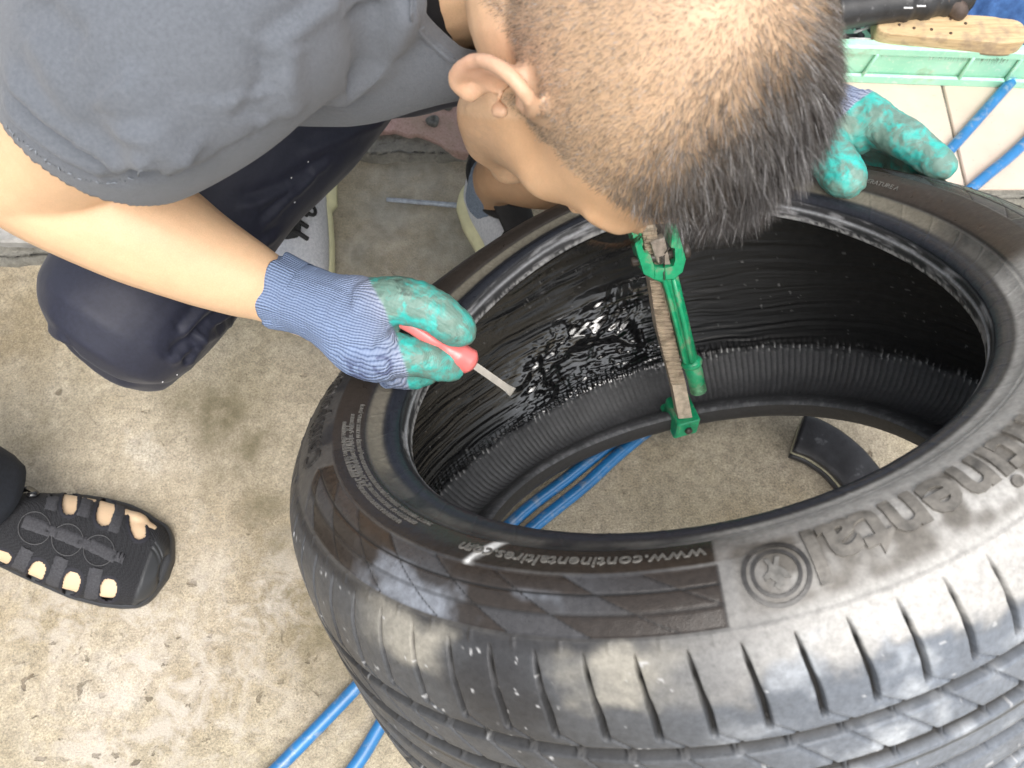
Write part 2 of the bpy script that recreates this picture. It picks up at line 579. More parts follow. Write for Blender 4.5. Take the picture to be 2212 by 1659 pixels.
# outer profile from bead toe over sidewall and tread to the lower bead
PROF_O = np.array([(.2286, .000), (.2290, .006), (.2306, .014), (.2335, .0195), (.2372, .0222), (.2405, .0232), (.2450, .0238), (.2510, .0262), (.2570, .0305),
                   (.2640, .0338), (.2720, .0362), (.2800, .0368), (.2880, .0352), (.2970, .0312), (.3060, .0246), (.3140, .0160),
                   (.3215, .0050), (.3272, -.008), (.3310, -.024), (.3335, -.045), (.3350, -.075), (.3355, -.1107)])
_low = PROF_O[::-1][1:].copy(); _low[:, 1] = -TY_W - _low[:, 1]
PROF_O = np.vstack([PROF_O, _low])
PROF_I = np.array([(.2286, .000), (.2325, -.003), (.2400, -.0015), (.2500, .004), (.2620, .013), (.2760, .0195), (.2900, .018), (.3030, .0090), (.3130, -.006), (.3195, -.026), (.3225, -.055), (.3235, -.1107)])
_low = PROF_I[::-1][1:].copy(); _low[:, 1] = -TY_W - _low[:, 1]
PROF_I = np.vstack([PROF_I, _low])


class Prof:
    def __init__(s, pts):
        s.p = spline(pts, 3000)
        s.s = np.r_[0, np.cumsum(np.linalg.norm(np.diff(s.p, axis=0), axis=1))]
        s.len = s.s[-1]

    def at(s, q):
        return np.interp(q, s.s, s.p[:, 0]), np.interp(q, s.s, s.p[:, 1])

    def normal(s, q):
        e = .0008
        r1, z1 = s.at(q - e); r2, z2 = s.at(q + e)
        n = np.stack([-(z2 - z1), (r2 - r1)], -1)
        return nrm(n)      # points out of the casing for the outer profile


PO, PI_ = Prof(PROF_O), Prof(PROF_I)

#--END-PROFILE
TYRE = thing('tyre', 'black car tyre lying tilted with its near side raised, bead opening upward', 'tyre', tuple(TP(np.array([R(110)]), np.array([.29]), np.array([-.25]))[0] * [1, 1, 0]))


def cyc(a, b):
    """signed degrees a-b in -180..180"""
    return (a - b + 180) % 360 - 180


def band(x, a, b, e):
    return sstep(a - e, a + e, x) * (1 - sstep(b - e, b + e, x))


def ty_fields(th, s):
    """height and surface look of the outer casing over angle and arc length"""
    n = th.size
    T = th.ravel(); S = s.ravel(); deg = np.degrees(T) % 360
    cx = np.stack([np.cos(T) * .33, np.sin(T) * .33, S], -1)
    n1 = fbm(cx * 14, 4, 3); n2 = fbm(cx * 60, 4, 11); n3 = fbm(cx * 220, 3, 23); n4 = fbm(cx * 30, 4, 31)
    h = np.zeros(n)
    # --- bead ridges
    h += -.0007 * band(S, .0185, .0195, .0004) - .0005 * band(S, .0300, .0308, .0004) - .0009 * band(S, .0455, .0468, .0005)
    h += .0006 * band(S, .0105, .0125, .0006) - .0006 * band(S, .0140, .0148, .0004) + .0006 * band(S, .0700, .0708, .0004)
    for k in range(46):      # vent flash lines across the rim band
        a = 360 / 46 * k + 3
        h += .0005 * np.exp(-((cyc(deg, a + (S - .03) * 160) * R(1) * .25) / .0006) ** 2) * band(S, .022, .046, .001)
    # --- decorated panel on the sidewall, two of them
    pan = np.zeros(n); lines = np.zeros(n)
    for a0, a1 in ((198.5, 266.5), (8, 64)):
        e0 = a0 + np.where(S < .083, (.083 - S) * 130, (S - .083) * 250) * (a0 > 100)
        m = sstep(e0 - .12, e0 + .12, deg) * (1 - sstep(a1 - .12, a1 + .12, deg)) * band(S, .0712, .1050, .0005)
        pan = np.maximum(pan, m)
        L = np.zeros(n)
        for sl in (.0825, .0935):
            L = np.maximum(L, np.exp(-((S - sl) / .00055) ** 2))
        for k in range(10):
            c = math.ceil((a0 - 13) / 8.9) * 8.9 + k * 8.9
            x = cyc(deg, c + (S - .0712) * 380) * R(1) * .29
            L = np.maximum(L, np.exp(-(x / .0007) ** 2))
        lines = np.maximum(lines, L * m)
    h += -.0007 * pan - .0009 * lines
    # --- shoulder edge ridge and little ticks
    h += .0007 * np.exp(-((S - .1072) / .0008) ** 2)
    nt = 72
    ph = (deg / 360 * nt) % 1
    h += .0008 * np.exp(-((np.minimum(ph, 1 - ph)) * 2.1 / nt / .0012) ** 2) * band(S, .1055, .1130, .0008)
    # --- tread
    Lh = PO.len / 2
    q = np.where(S > Lh, PO.len - S, S)             # mirror
    tread = sstep(.112, .118, q)
    grv = np.zeros(n)
    for g0, g1 in ((.1735, .1825), (.2055, .2165), (.2385, .26)):
        grv = np.maximum(grv, band(q, g0, g1, .0009))
    sh = np.where(S > Lh, 17.0, 0.0)
    phs = ((deg + sh - (q - .118) * 28 + np.clip(q - .150, 0, 1) * 20) / 360 * nt) % 1
    dx = (phs - .5) / nt * 2 * np.pi * .33
    wid = .0003 + .0012 * sstep(.111, .145, q)
    sip = sstep(wid + .0007, wid - .0003, np.abs(dx)) * band(q, .1105, .1655, .0022)
    hook = np.exp(-((dx - (q - .163) * 1.35) / .0008) ** 2) * band(q, .163, .1740, .0008)
    ph2 = ((deg + 2.0 + sh - (q - .182) * 150) / 360 * nt) % 1
    dx2 = (ph2 - .5) / nt * 2 * np.pi * .33
    sip2 = np.exp(-(dx2 / .0010) ** 2) * band(q, .1835, .2045, .001)
    bridge = .55 * np.exp(-((np.minimum(ph, 1 - ph)) * 2.1 / nt / .0013) ** 2)
    groove = np.maximum.reduce([grv * (1 - bridge), sip * 1.15, hook * .35, sip2 * .4])
    h += -.0068 * groove * tread
    h += (n3 - .5) * .00035 + (n2 - .5) * .0004
    # ------------------------------------------------ surface look
    col = np.tile(np.array([.030, .030, .032]), (n, 1))
    rough = np.full(n, .42)

    def lay(m, c, ro=None):
        nonlocal col, rough
        m = np.clip(m, 0, 1)
        col = col * (1 - m[:, None]) + np.asarray(c) * m[:, None]
        if ro is not None: rough = rough * (1 - m) + ro * m

    near = sstep(252, 284, deg) * (1 - sstep(352, 359.9, deg))      # dried muddy film on the side that lay on the road
    left = band(deg, 178, 250, 10)
    lay(band(S, .0, .019, .003) * sstep(.50, .72, fbm(np.stack([np.cos(T) * 9, np.sin(T) * 9, S * 260], -1), 4, 66)) * .8, (.26, .26, .27), .7)                  # chalky rub marks on the bead
    lay(np.exp(-((S - .0115) / .0016) ** 2) * .75, (.34, .35, .37), .5)
    lay(np.exp(-((S - .002) / .002) ** 2) * sstep(.35, .6, n3), (.30, .30, .30), .8)
    lay(band(S, .019, .031, .0015), (.022, .024, .031), .33)
    lay(band(S, .0335, .0450, .0020) * sstep(.22, .45, n1 + .1) * band(deg, 15, 208, 8) * (.8 + .3 * n2), (.165, .150, .118), .55)
    lay(band(S, .0335, .0450, .0020) * (1 - band(deg, 15, 208, 8)) * sstep(.3, .6, n4), (.085, .082, .076), .5)          # tan rubbed rim band
    lay(band(S, .0465, .0700, .0008), (.040, .033, .028), .33)
    lay(band(S, .0700, .1070, .001) * (.35 + .5 * left) * sstep(.3, .6, n4), (.080, .076, .070), .45)
    lay(tread * sstep(.25, .55, n1) * .8, (.068, .071, .076), .43)
    # greyish dust, thick on the near right side
    dust = near * sstep(.18, .40, n1 * .6 + n4 * .4)
    lay(dust * band(S, .0335, .1075, .002) * (1 - pan) * (.65 + .5 * n4), (.37, .36, .34), .58)
    lay(dust * sstep(.106, .109, S) * (1 - sstep(.132, .152, q + (n4 - .5) * .05 + (n2 - .5) * .02)) * (.75 + .4 * n4), (.40, .39, .37), .58)
    lay(near * sstep(.132, .152, q + (n4 - .5) * .05 + (n2 - .5) * .02) * tread * (.6 + .6 * n2), (.155, .175, .205), .34)  # bluish sky reflection on the near tread, put into its colour
    lay(sstep(.55, .72, n4 * .6 + n2 * .4) * tread * near * .7, (.42, .44, .46), .5)
    # tan patches of dry dust on the shoulder further left
    lay(band(deg, 226, 262, 6) * band(q + (n2 - .5) * .02, .1105, .140, .006) * sstep(.42, .58, n1 * .7 + n4 * .3), (.25, .235, .20), .6)
    # the wet panel
    wet = pan * sstep(.36, .55, fbm(cx * 9, 3, 51))
    kd = np.floor((deg - (S - .0712) * 380) / 8.9).astype(int); kr = (S > .0825).astype(int) + (S > .0935).astype(int)
    tone = ((kd * 7919 + kr * 104729) % 97) / 97.0
    lay(pan * .95, (.036, .034, .034), .32)
    lay(pan * sstep(.45, .75, tone) * .4 * (1 - .7 * sstep(252, 258, deg)), (.085, .092, .104), .32)  # lighter cells: reflections off the wet rubber, painted as colour
    lay(wet * (1 - .7 * sstep(.6, .8, tone)), (.030, .024, .020), .20)
    lay(pan * sstep(.50, .70, n4) * .75 * band(deg, 222, 250, 5) * sstep(.079, .085, S), (.23, .25, .285), .36)
    lay(band(S, .0468, .0700, .001) * band(deg, 196, 266.5, .3), (.030, .025, .021), .20)
    lay(lines, (.012, .012, .012), .5)
    # dark moisture round the raised words on the near side
    for a0, a1 in ((268.5, 275.5), (276, 312)):
        lay(band(deg, a0, a1, 1.0) * band(S, .0620, .1010, .004) * sstep(.30, .55, fbm(cx * 45, 3, 77)) * .85, (.085, .075, .062), .35)
    lay(sstep(.76, .80, n3) * tread * .6, (.50, .50, .50), .7)                                # specks
    lay(np.clip(groove * 1.4, 0, 1) * tread, (.020, .019, .018), .6)
    # white tyre-chalk stroke
    ck = np.exp(-((cyc(deg, 237.6) * R(1) * .27 + (S - .058) * .25) / .0042) ** 4) * band(S, .046, .0715, .0015)
    lay(ck * sstep(.25, .45, n2), (.82, .82, .80), .8)
    return h.reshape(th.shape), col.reshape(th.shape + (3,)), rough.reshape(th.shape)


def arcs(nth, a, b, k):
    """angles: full density between a and b degrees, 1/k elsewhere"""
    n1 = int(nth * (b - a) / 360); n2 = max(40, int(nth * (360 - b + a) / 360 / k))
    return np.radians(np.r_[np.linspace(a, b, n1, endpoint=False), np.linspace(b, a + 360, n2, endpoint=False)])


def ty_part(name, prof, s, nth, mat, parent, fields=None, sign=1, shear=None, arc=None):
    th = arcs(nth, *arc) if arc else np.linspace(0, 2 * np.pi, nth, endpoint=False)
    nth = len(th)
    TH, SS = np.meshgrid(th, s, indexing='ij')
    if shear is not None: TH = TH + shear(SS)
    r, z = prof.at(s); nn = prof.normal(s)
    if fields: h, col, ro = fields(TH, SS)
    else: h = np.zeros(TH.shape); col = ro = None
    rr = r[None] + nn[None, :, 0] * h * sign; zz = z[None] + nn[None, :, 1] * h * sign
    P = TP(TH, rr, zz).reshape(-1, 3)
    f = grid_faces(nth, len(s), wrap_u=True)
    if sign < 0: f = f[:, ::-1]
    uv = np.stack([TH.ravel() * .3, SS.ravel()], -1)
    at = None
    if col is not None: at = {'tint': col.reshape(-1, 3), 'ruf': ro.ravel()}
    if fields is not None and fields.__name__ == 'in_fields': at['gls'] = GLS
    return mesh(name, P, f, mat, parent, True, uv, at)


def rubber_mat(name, grain=900, bs=.35, spec=.5, sa=None):
    t = NT(name); co = t.coord()
    c = t.attr('tint'); nz = t.noise(260, 5, .65, co)
    c2 = t.mix(1.0, c, t.ramp(nz, [(.25, .72), (.75, 1.25)]), 'MULTIPLY')
    ro = t.math('ADD', t.attr('ruf', 'Fac'), t.math('MULTIPLY', t.math('SUBTRACT', t.noise(120, 4, .6, co), .5), .3))
    t.set(c2, ro)
    t.b.inputs['Specular IOR Level'].default_value = spec
    if sa: t.l(t.math('MULTIPLY', t.attr(sa, 'Fac'), 1.0), t.b.inputs['Specular IOR Level'])
    t.bump(t.noise(grain, 3, .7, co), bs, .0006)
    return t.m


M_RUB = rubber_mat('tyre_rubber', 900, .35, .32)
s_side = np.r_[np.arange(.0, .0195, .0010), np.arange(.0195, .1075, .00105)]
s_tread = np.r_[np.arange(.1075, .186, .0013), np.arange(.186, .222, .0015), np.arange(.222, PO.len - .1075, .0026)]
s_low = np.linspace(PO.len - .1075, PO.len, 40)
k_ = np.searchsorted(s_side, .0200)
ty_part('bead', PO, s_side[:k_ + 1], 1080, M_RUB, TYRE, ty_fields)
ty_part('sidewall', PO, s_side[k_:], 1440, M_RUB, TYRE, ty_fields)
def tread_shear(S):
    q = np.minimum(S, PO.len - S)
    return np.radians((np.clip(q, 0, .172) - .118) * 28 - np.clip(np.clip(q, 0, .172) - .150, 0, 1) * 20)


ty_part('tread', PO, np.r_[s_side[-1], s_tread], 2160, M_RUB, TYRE, ty_fields, 1, tread_shear, (180, 340, 3))
ty_part('sidewall', PO, np.r_[s_tread[-1], s_low], 360, M_RUB, TYRE, ty_fields)


def in_fields(th, s):
    n = th.size; T = th.ravel(); S = s.ravel(); deg = np.degrees(T) % 360
    cx = np.stack([np.cos(T) * .32, np.sin(T) * .32, S], -1)
    n3 = fbm(cx * 200, 3, 5); n4 = fbm(cx * 40, 4, 6)
    wob = (fbm(np.stack([np.cos(T) * 3, np.sin(T) * 3, S * 12], -1), 3, 9) - .5) * .020
    goo = np.exp(-(np.abs(cyc(deg, 109)) / 20) ** 3 - (np.abs(S - .248 - cyc(deg, 109) * .0012) / .043) ** 3) * sstep(.25, .5, fbm(cx * 12, 3, 88) + .14)
    goo2 = np.exp(-(cyc(deg, 104) / 19) ** 4 - ((S - .290) / .021) ** 4)
    st = np.stack([np.cos(T) * 2.2, np.sin(T) * 2.2, (S + wob) * 210], -1)
    streak = fbm(st, 3, 15, .6); streak2 = fbm(st * [2, 2, 2.3], 2, 19)
    edge = .3085 + (fbm(cx * 60, 3, 4) - .5) * .012
    seal = sstep(edge + .0015, edge - .0015, S) * sstep(.085, .1, S)
    h = seal * ((streak - .5) * .0036 + (streak2 - .5) * .0014 + .0010)
    sw = fbm(cx * [14, 14, 27] + (np.stack([fbm(cx * 14, 2, 8), fbm(cx * 14, 2, 18), fbm(cx * 14, 2, 28)], -1) - .5) * 3.2, 4, 27)
    ridged = 1 - np.abs(sw * 2 - 1)
    h = h * (1 - .55 * goo) + goo * ((ridged ** 1.5 - .5) * .0090 + (fbm(cx * 70, 2, 81) - .5) * .003) * sstep(.05, .5, goo)
    rho = np.hypot(cyc(deg, 107) / 11.5, (S - .262) / .030) + (fbm(cx * 22, 3, 55) - .5) * .5
    pile = np.exp(-((rho - 1.0) / .30) ** 2) * (cyc(deg, 107) > -14) * sstep(.35, .6, fbm(cx * 30, 3, 57)) * seal
    h += pile * (.0045 + .006 * (ridged - .5)) - .002 * np.exp(-(rho / .7) ** 4) * seal
    h += seal * goo2 * (fbm(cx * 300, 2, 41) - .5) * .0024
    h += seal * band(S, .300, .3095, .004) * (fbm(cx * 380, 2, 42) - .5) * .0030
    # moulded ribs of the bare liner below the sealant
    k = 280
    ph = ((deg + np.clip(S - .31, 0, 1) * 14) / 360 * k) % 1
    rib = np.exp(-((ph - .5) / .11) ** 2)
    bare = 1 - sstep(edge + .002, edge - .006, S)
    low = band(S, .295, .372, .008)
    h += -.0020 * rib * low
    h += bare * (fbm(cx * 30, 3, 61) - .5) * .0014
    curl = np.sin((S - .372) * 900 + 2.5 * np.sin(T * 23))
    h += .0004 * curl * band(S, .374, .400, .003)
    col = np.tile(np.array([.0045, .0045, .0050]), (n, 1)); lft = band(deg, 84, 175, 9); rough = np.full(n, .42) - .22 * lft + .10 * n4 - .14 * np.clip(goo + goo2, 0, 1)
    m = bare[:, None]
    gcol = np.array([.072, .074, .079]) * (.75 + .5 * n4[:, None])
    col = col * (1 - m) + gcol * m
    rough = rough * (1 - bare) + .55 * bare
    w = (band(S, .400, .43, .003) * sstep(.50, .66, n3) * .6)[:, None]
    col = col * (1 - w) + np.array([.16, .16, .17]) * w
    # pale crumbs, their glints painted white, where each rib meets the sealant
    cr = rib * np.exp(-((S - edge + .001) / .0045) ** 2) * sstep(.42, .60, n3) * (1 - goo2)
    col = col * (1 - cr[:, None]) + np.array([.62, .62, .62]) * cr[:, None]
    dry = band(deg, -1, 62, 12) * seal
    rough = rough + dry * .3
    dt = (sstep(.78, .82, n3) * seal * .6)[:, None]
    col = col * (1 - dt) + np.array([.16, .16, .16]) * dt
    global GLS
    GLS = (np.clip(goo * 1.4 + goo2 + pile + lft * .18, 0, 1) * seal)
    return h.reshape(th.shape), col.reshape(th.shape + (3,)), rough.reshape(th.shape)


GLS = None
M_LIN = rubber_mat('tyre_liner', 700, .35, .5)
_t = M_LIN.node_tree; _a1 = _t.nodes.new('ShaderNodeAttribute'); _a1.attribute_name = 'gls'
_t.links.new(_a1.outputs['Fac'], _t.nodes['Principled BSDF'].inputs['Coat Weight']); _t.nodes['Principled BSDF'].inputs['Coat Roughness'].default_value = .06; _t.nodes['Principled BSDF'].inputs['Coat IOR'].default_value = 1.7
s_in = np.r_[np.linspace(0, .09, 24), np.arange(.0925, .20, .0019), np.arange(.20, .335, .00125), np.arange(.335, PI_.len + .0005, .0016)]
s_in = np.clip(s_in, 0, PI_.len - 1e-5)
k_ = np.searchsorted(s_in, .3085)
ty_part('inner_liner', PI_, s_in, 1440, M_LIN, TYRE, in_fields, -1, None, (-8, 205, 4))


# ------------------------------------------------------------------ raised lettering, moulded along the sidewall
def text_mesh(txt, size, extrude=.0, bold=.0, res=3):
    cu = bpy.data.curves.new('t', 'FONT'); cu.body = txt; cu.size = size; cu.extrude = extrude; cu.offset = bold; cu.resolution_u = res
    cu.fill_mode = 'BOTH'
    o = bpy.data.objects.new('t', cu); C0.objects.link(o)
    dg = bpy.context.evaluated_depsgraph_get(); dg.update()
    me = o.evaluated_get(dg).to_mesh()
    v = np.array([p.co[:] for p in me.vertices]); f = [tuple(p.vertices) for p in me.polygons]
    o.evaluated_get(dg).to_mesh_clear()
    bpy.data.objects.remove(o); bpy.data.curves.remove(cu)
    return v, f


def subdiv_long(v, f, maxlen):
    """split long faces so that lettering can follow the curve"""
    bm = bmesh.new()
    vs = [bm.verts.new(p) for p in v]
    for q in f:
        try: bm.faces.new([vs[i] for i in q])
        except ValueError: pass
    bmesh.ops.triangulate(bm, faces=bm.faces[:])
    for _ in range(4):
        ed = [e for e in bm.edges if e.calc_length() > maxlen]
        if not ed: break
        bmesh.ops.subdivide_edges(bm, edges=ed, cuts=1)
        bmesh.ops.triangulate(bm, faces=bm.faces[:])
    bm.verts.index_update()
    v = np.array([p.co[:] for p in bm.verts]); f = [tuple(x.index for x in q.verts) for q in bm.faces]
    bm.free()
    return v, f


def on_wall(v, deg0, s0, height, lift):
    """x runs clockwise round the wall, y outward from the bead, z proud of the rubber"""
    r0, _ = PO.at(s0)
    th = R(deg0) - v[:, 0] / r0
    s = s0 + v[:, 1]
    r, z = PO.at(s); nn = PO.normal(s)
    hh = np.where(v[:, 2] > 0, height, -.002) + lift
    return TP(th, r + nn[:, 0] * hh, z + nn[:, 1] * hh)


def lettering(name, txt, size, deg0, s0, height, mat, bold=0.0, sx=1.0, lift=0.0, label=None):
    v, f = text_mesh(txt, size, .001, bold)
    v[:, 0] *= sx
    v, f = subdiv_long(v, f, .006)
    P = on_wall(v, deg0, s0, height, lift)
    o = mesh(name, P, f, mat, TYRE, False)
    if label: o['label'] = label
    return o


M_LET = simple('raised_rubber', (.035, .033, .031), .32, .5, 120, .2)
M_LETD = simple('dusty_raised_rubber', (.13, .12, .105), .45, .6, 90, .3)
M_LETS = simple('worn_raised_rubber', (.115, .11, .10), .5, .4, 200, .2)
lettering('lettering', 'ContiSportContact', .0225, 196.8, .0800, .0016, M_LET, .0006, 1.0, label='raised word ContiSportContact')
lettering('lettering', 'Continental', .043, 320.5, .0655, .0020, M_LETD, .0010, 1.05, label='large raised word Continental')
lettering('lettering', 'www.continentaltires.com', .0125, 265.6, .0575, .0009, M_LETS, .0001, 1.12, label='raised web address')
for k, (tx, d0, s0, sz) in enumerate([
        ('245/45R18  100Y  XL', 209.5, .0545, .011), ('TUBELESS', 74.5, .0560, .0085), ('TREADWEAR 280  TRACTION AA  TEMPERATURE A', 63, .0545, .0062), ('RADIAL  MADE IN CHINA', 59, .0620, .0052),
        ('MAX LOAD 800 kg (1764 LBS)  MAX PRESS 340 kPa (50 PSI)', 205.5, .0500, .0042), ('TREAD PLIES: 1 RAYON + 2 STEEL + 2 POLYAMIDE', 205.5, .0552, .0042), ('SIDEWALL PLIES: 1 RAYON  DOT E4 0259188', 205.5, .0604, .0042),
        ('SAFETY WARNING: SERIOUS INJURY MAY RESULT FROM', 226, .0500, .0042), ('EXPLOSION OF TIRE / RIM ASSEMBLY', 224, .0552, .0042), ('UNDERINFLATION OVERLOADING', 222, .0604, .0042),
        ('A', 236.0, .0560, .011)]):
    lettering('lettering', tx, sz, d0, s0, .0007, M_LETS)
# round badge with a raised ring beside the large word
mb = MB()
rc, zc = PO.at(.0835)
for rad, tr in ((.0165, .0011), (.0120, .0009)):
    a = np.linspace(0, 2 * np.pi, 48, endpoint=False)
    ring = []
    for rr, hh in ((rad - tr, -.001), (rad - tr, .0012), (rad + tr, .0012), (rad + tr, -.001)):
        ring.append(np.stack([rr * np.cos(a), rr * np.sin(a), np.full(48, hh)], -1))
    V = np.stack(ring, 1).reshape(-1, 3)
    mb.add(V, grid_faces(48, 4, wrap_u=True)[:, ::-1])
V = np.array(mb.v)
P = on_wall(V, 272.2, .0835, .0012, 0)
mesh('badge_ring', P, mb.f, M_LET, TYRE, False)
# the badge figure: a small rearing animal outline
out = np.array([(-.004, -.008), (-.002, -.003), (-.005, .000), (-.0065, .004), (-.003, .0035), (-.002, .007), (.001, .0085), (.003, .0065), (.0015, .005), (.004, .002), (.0065, .003), (.007, .0005), (.004, -.001), (.003, -.004), (.0045, -.008), (.002, -.008), (.0005, -.004), (-.0015, -.008)])
V = np.vstack([np.c_[out, np.full(len(out), .001)], np.c_[out, np.full(len(out), -.001)]]); n_ = len(out)
F = [tuple(range(n_))] + [(i, i + n_, (i + 1) % n_ + n_, (i + 1) % n_) for i in range(n_)]
mesh('badge_figure', on_wall(V, 272.2, .0835, .0012, 0), F, M_LETS, TYRE, False)
# ------------------------------------------------------------------ air hoses
def gloss(name, col, rough, var=.2, scale=50, coat=.0, bump=.0, dirt=None):
    t = NT(name); co = t.coord()
    c = t.ramp(t.noise(scale, 4, .6, co), [(.3, tuple(x * (1 - var) for x in col)), (.7, tuple(min(1, x * (1 + var)) for x in col))])
    if dirt: c = t.mix(t.ramp(t.noise(dirt[1], 5, .65, co), [(dirt[2], 0), (dirt[2] + .12, dirt[3])]), c, dirt[0])
    t.set(c, rough, Coat_Weight=coat, Coat_Roughness=.12)
    if bump: t.bump(t.noise(scale * 6, 3, .6, co), bump, .0008)
    return t.m


M_HOSE = gloss('hose_blue', (.018, .150, .365), .30, .2, 30, .25, 0, ((.26, .30, .34), 70, .54, .5))
def hose(label, pts):
    P = spline(np.array([(x, y, .0085 + h) for x, y, h in pts]), 160)
    V, F = tube(P, .0078, 16, True)
    tag(mesh('air_hose', V, F, M_HOSE, None, loc=(P[0][0], P[0][1], 0)), label, 'hose', 'blue air hoses')
w_ = lambda u, v, h=0.0: (*W(u, v, .008)[:2], h)
hose('blue air hose entering at lower left, the upper strand of the pair', [(-.62, -.36, 0), (-.40, -.185, 0), w_(600, 1659), w_(776, 1478), w_(1086, 1148), w_(1230, 1030), w_(1345, 938), (.37, .53, .0), (.56, .70, .012), w_(2040, 340, .018), w_(2212, 150, .018), (1.0, 1.15, .018)])
hose('blue air hose entering at lower left nearer the tyre, the lower strand of the pair', [(-.34, -.30, 0), (-.24, -.13, 0), w_(765, 1659), w_(826, 1560), (-.075, .125, 0), w_(1128, 1160), w_(1262, 1050), w_(1400, 930), (.40, .515, 0), (.58, .65, .010), w_(2112, 400, .018), w_(2212, 312, .018), (.95, .99, .018)])

# ------------------------------------------------------------------ steel rod lying on the ground
M_STEEL = gloss('dull_steel', (.30, .34, .40), .42, .35, 120)
m_ = MB()
P = np.array([W(836, 431, .004), W(990, 444, .004), W(1040, 449, .004)])
m_.tube(spline(P, 10), np.linspace(.0030, .0042, 10), 8, True)
tag(m_.build('steel_rod', M_STEEL, None, loc=tuple(P[0] * [1, 1, 0])), 'thin grey steel rod lying on the ground between the two shoes', 'rod')

# ------------------------------------------------------------------ green ratchet spreader standing between the beads
M_GRN = gloss('green_enamel', (.010, .34, .15), .42, .35, 60, .2, .2, ((.24, .25, .17), 60, .53, .75))
M_RACK = gloss('rack_steel', (.46, .38, .29), .45, .3, 150, 0, .3, ((.12, .09, .06), 60, .55, .6))
M_DARK = gloss('oily_steel', (.055, .045, .038), .35, .4, 120, 0, .3)
M_PAWL = gloss('pawl_steel', (.26, .22, .185), .42, .3, 200, 0, .3)
TB, TT = D(1480, 935, 1.000), D(1404, 430, .840)
t_ax = nrm(TT - TB)
t_n = nrm(-A_F - t_ax * (-A_F @ t_ax)); t_x = np.cross(t_ax, t_n)
if t_x @ A_R < 0: t_x = -t_x
SPR = thing('tyre_spreader', 'green ratchet tyre spreader with toothed steel rack standing between the beads', 'tool', tuple(TB * [1, 1, 0]))


def Z(x, y, n=0.0):
    """tool survey: detail-sheet position laid on the tool's front plane, n metres proud of it"""
    u, v = 1324.9 + x * .3124, 460.8 + y * .3124
    r = ray(u, v)
    k = ((TB - EYE) @ t_n) / (r @ t_n)
    return EYE + r * k + t_n * n


def prism(mb, poly, n0, n1, bev=.0012):
    n = len(poly)
    A = np.array([Z(x, y, n0) for x, y in poly]); B = np.array([Z(x, y, n1 - bev) for x, y in poly]); c = B.mean(0)
    T_ = np.array([Z(x, y, n1) for x, y in poly]); T_ = T_ + (T_.mean(0) - T_) * np.minimum(.3, bev / np.linalg.norm(T_.mean(0) - T_, axis=1, keepdims=True))
    V = np.vstack([A, B, T_])
    F = [(k * n + i, k * n + (i + 1) % n, (k + 1) * n + (i + 1) % n, (k + 1) * n + i) for k in range(2) for i in range(n)] + [tuple(range(2 * n, 3 * n)), tuple(range(n - 1, -1, -1))]
    mb.add(V, F)


def flip_out(mb):
    """make all faces point outwards"""
    bm = bmesh.new(); vs = [bm.verts.new(p) for p in mb.v]
    for q in mb.f:
        try: bm.faces.new([vs[i] for i in q])
        except ValueError: pass
    bmesh.ops.recalc_face_normals(bm, faces=bm.faces[:]); bm.verts.index_update()
    mb.v = [tuple(v.co) for v in bm.verts]; mb.f = [tuple(v.index for v in f.verts) for f in bm.faces]; bm.free(); return mb


m_ = MB()
prism(m_, [(60, -130), (108, -130), (150, 90), (190, 245), (236, 258), (264, 345), (264, 430), (190, 392), (150, 270), (100, 90)], -.012, .012)
prism(m_, [(300, -130), (350, -130), (430, 110), (480, 290), (456, 378), (398, 425), (338, 432), (332, 352), (392, 340), (406, 300), (406, 205), (372, 200), (384, 110)], -.012, .012)
prism(m_, [(262, 346), (334, 352), (342, 432), (262, 432)], -.012, .0112)
prism(m_, [(150, 95), (184, 95), (206, 215), (190, 243)], -.012, .002)
flip_out(m_).build('yoke', M_GRN, SPR, False)
m_ = MB()      # forked arm with its handle socket
prism(m_, [(262, 425), (346, 425), (372, 500), (480, 950), (496, 1022), (470, 1010), (352, 540), (318, 448)], -.010, .010)
flip_out(m_)
m_.tube(np.array([Z(385, 415, .000), Z(410, 500, .001), Z(470, 760, .002), (Z(527, 1005, .002))]), [.0085, .0082, .0082, .0086], 16, True)
m_.tube(np.array([Z(398, 430, .009), Z(470, 740, .012), (Z(522, 1000, .010))]), [.003, .0035, .003], 8, True)
m_.tube(np.array([Z(533, 1012, .002), Z(538, 1026, .002), Z(542, 1042, .002)]), [.0110, .0122, .0110], 18, True)
m_.tube(np.array([Z(542, 1042, .002), Z(558, 1100, .002), Z(572, 1165, .002)]), [.0098, .0096, .0092], 18, True)
arm = m_.build('arm', M_GRN, SPR)
m_ = MB()
P = spline(np.array([Z(572, 1165, .002), Z(586, 1222, .002)]), 30)
m_.tube(P, .0086 + .0009 * np.sin(np.linspace(0, 9 * np.pi, 30)), 18, True)
m_.build('threaded_end', gloss('worn_green', (.10, .27, .14), .5, .5, 120), arm)
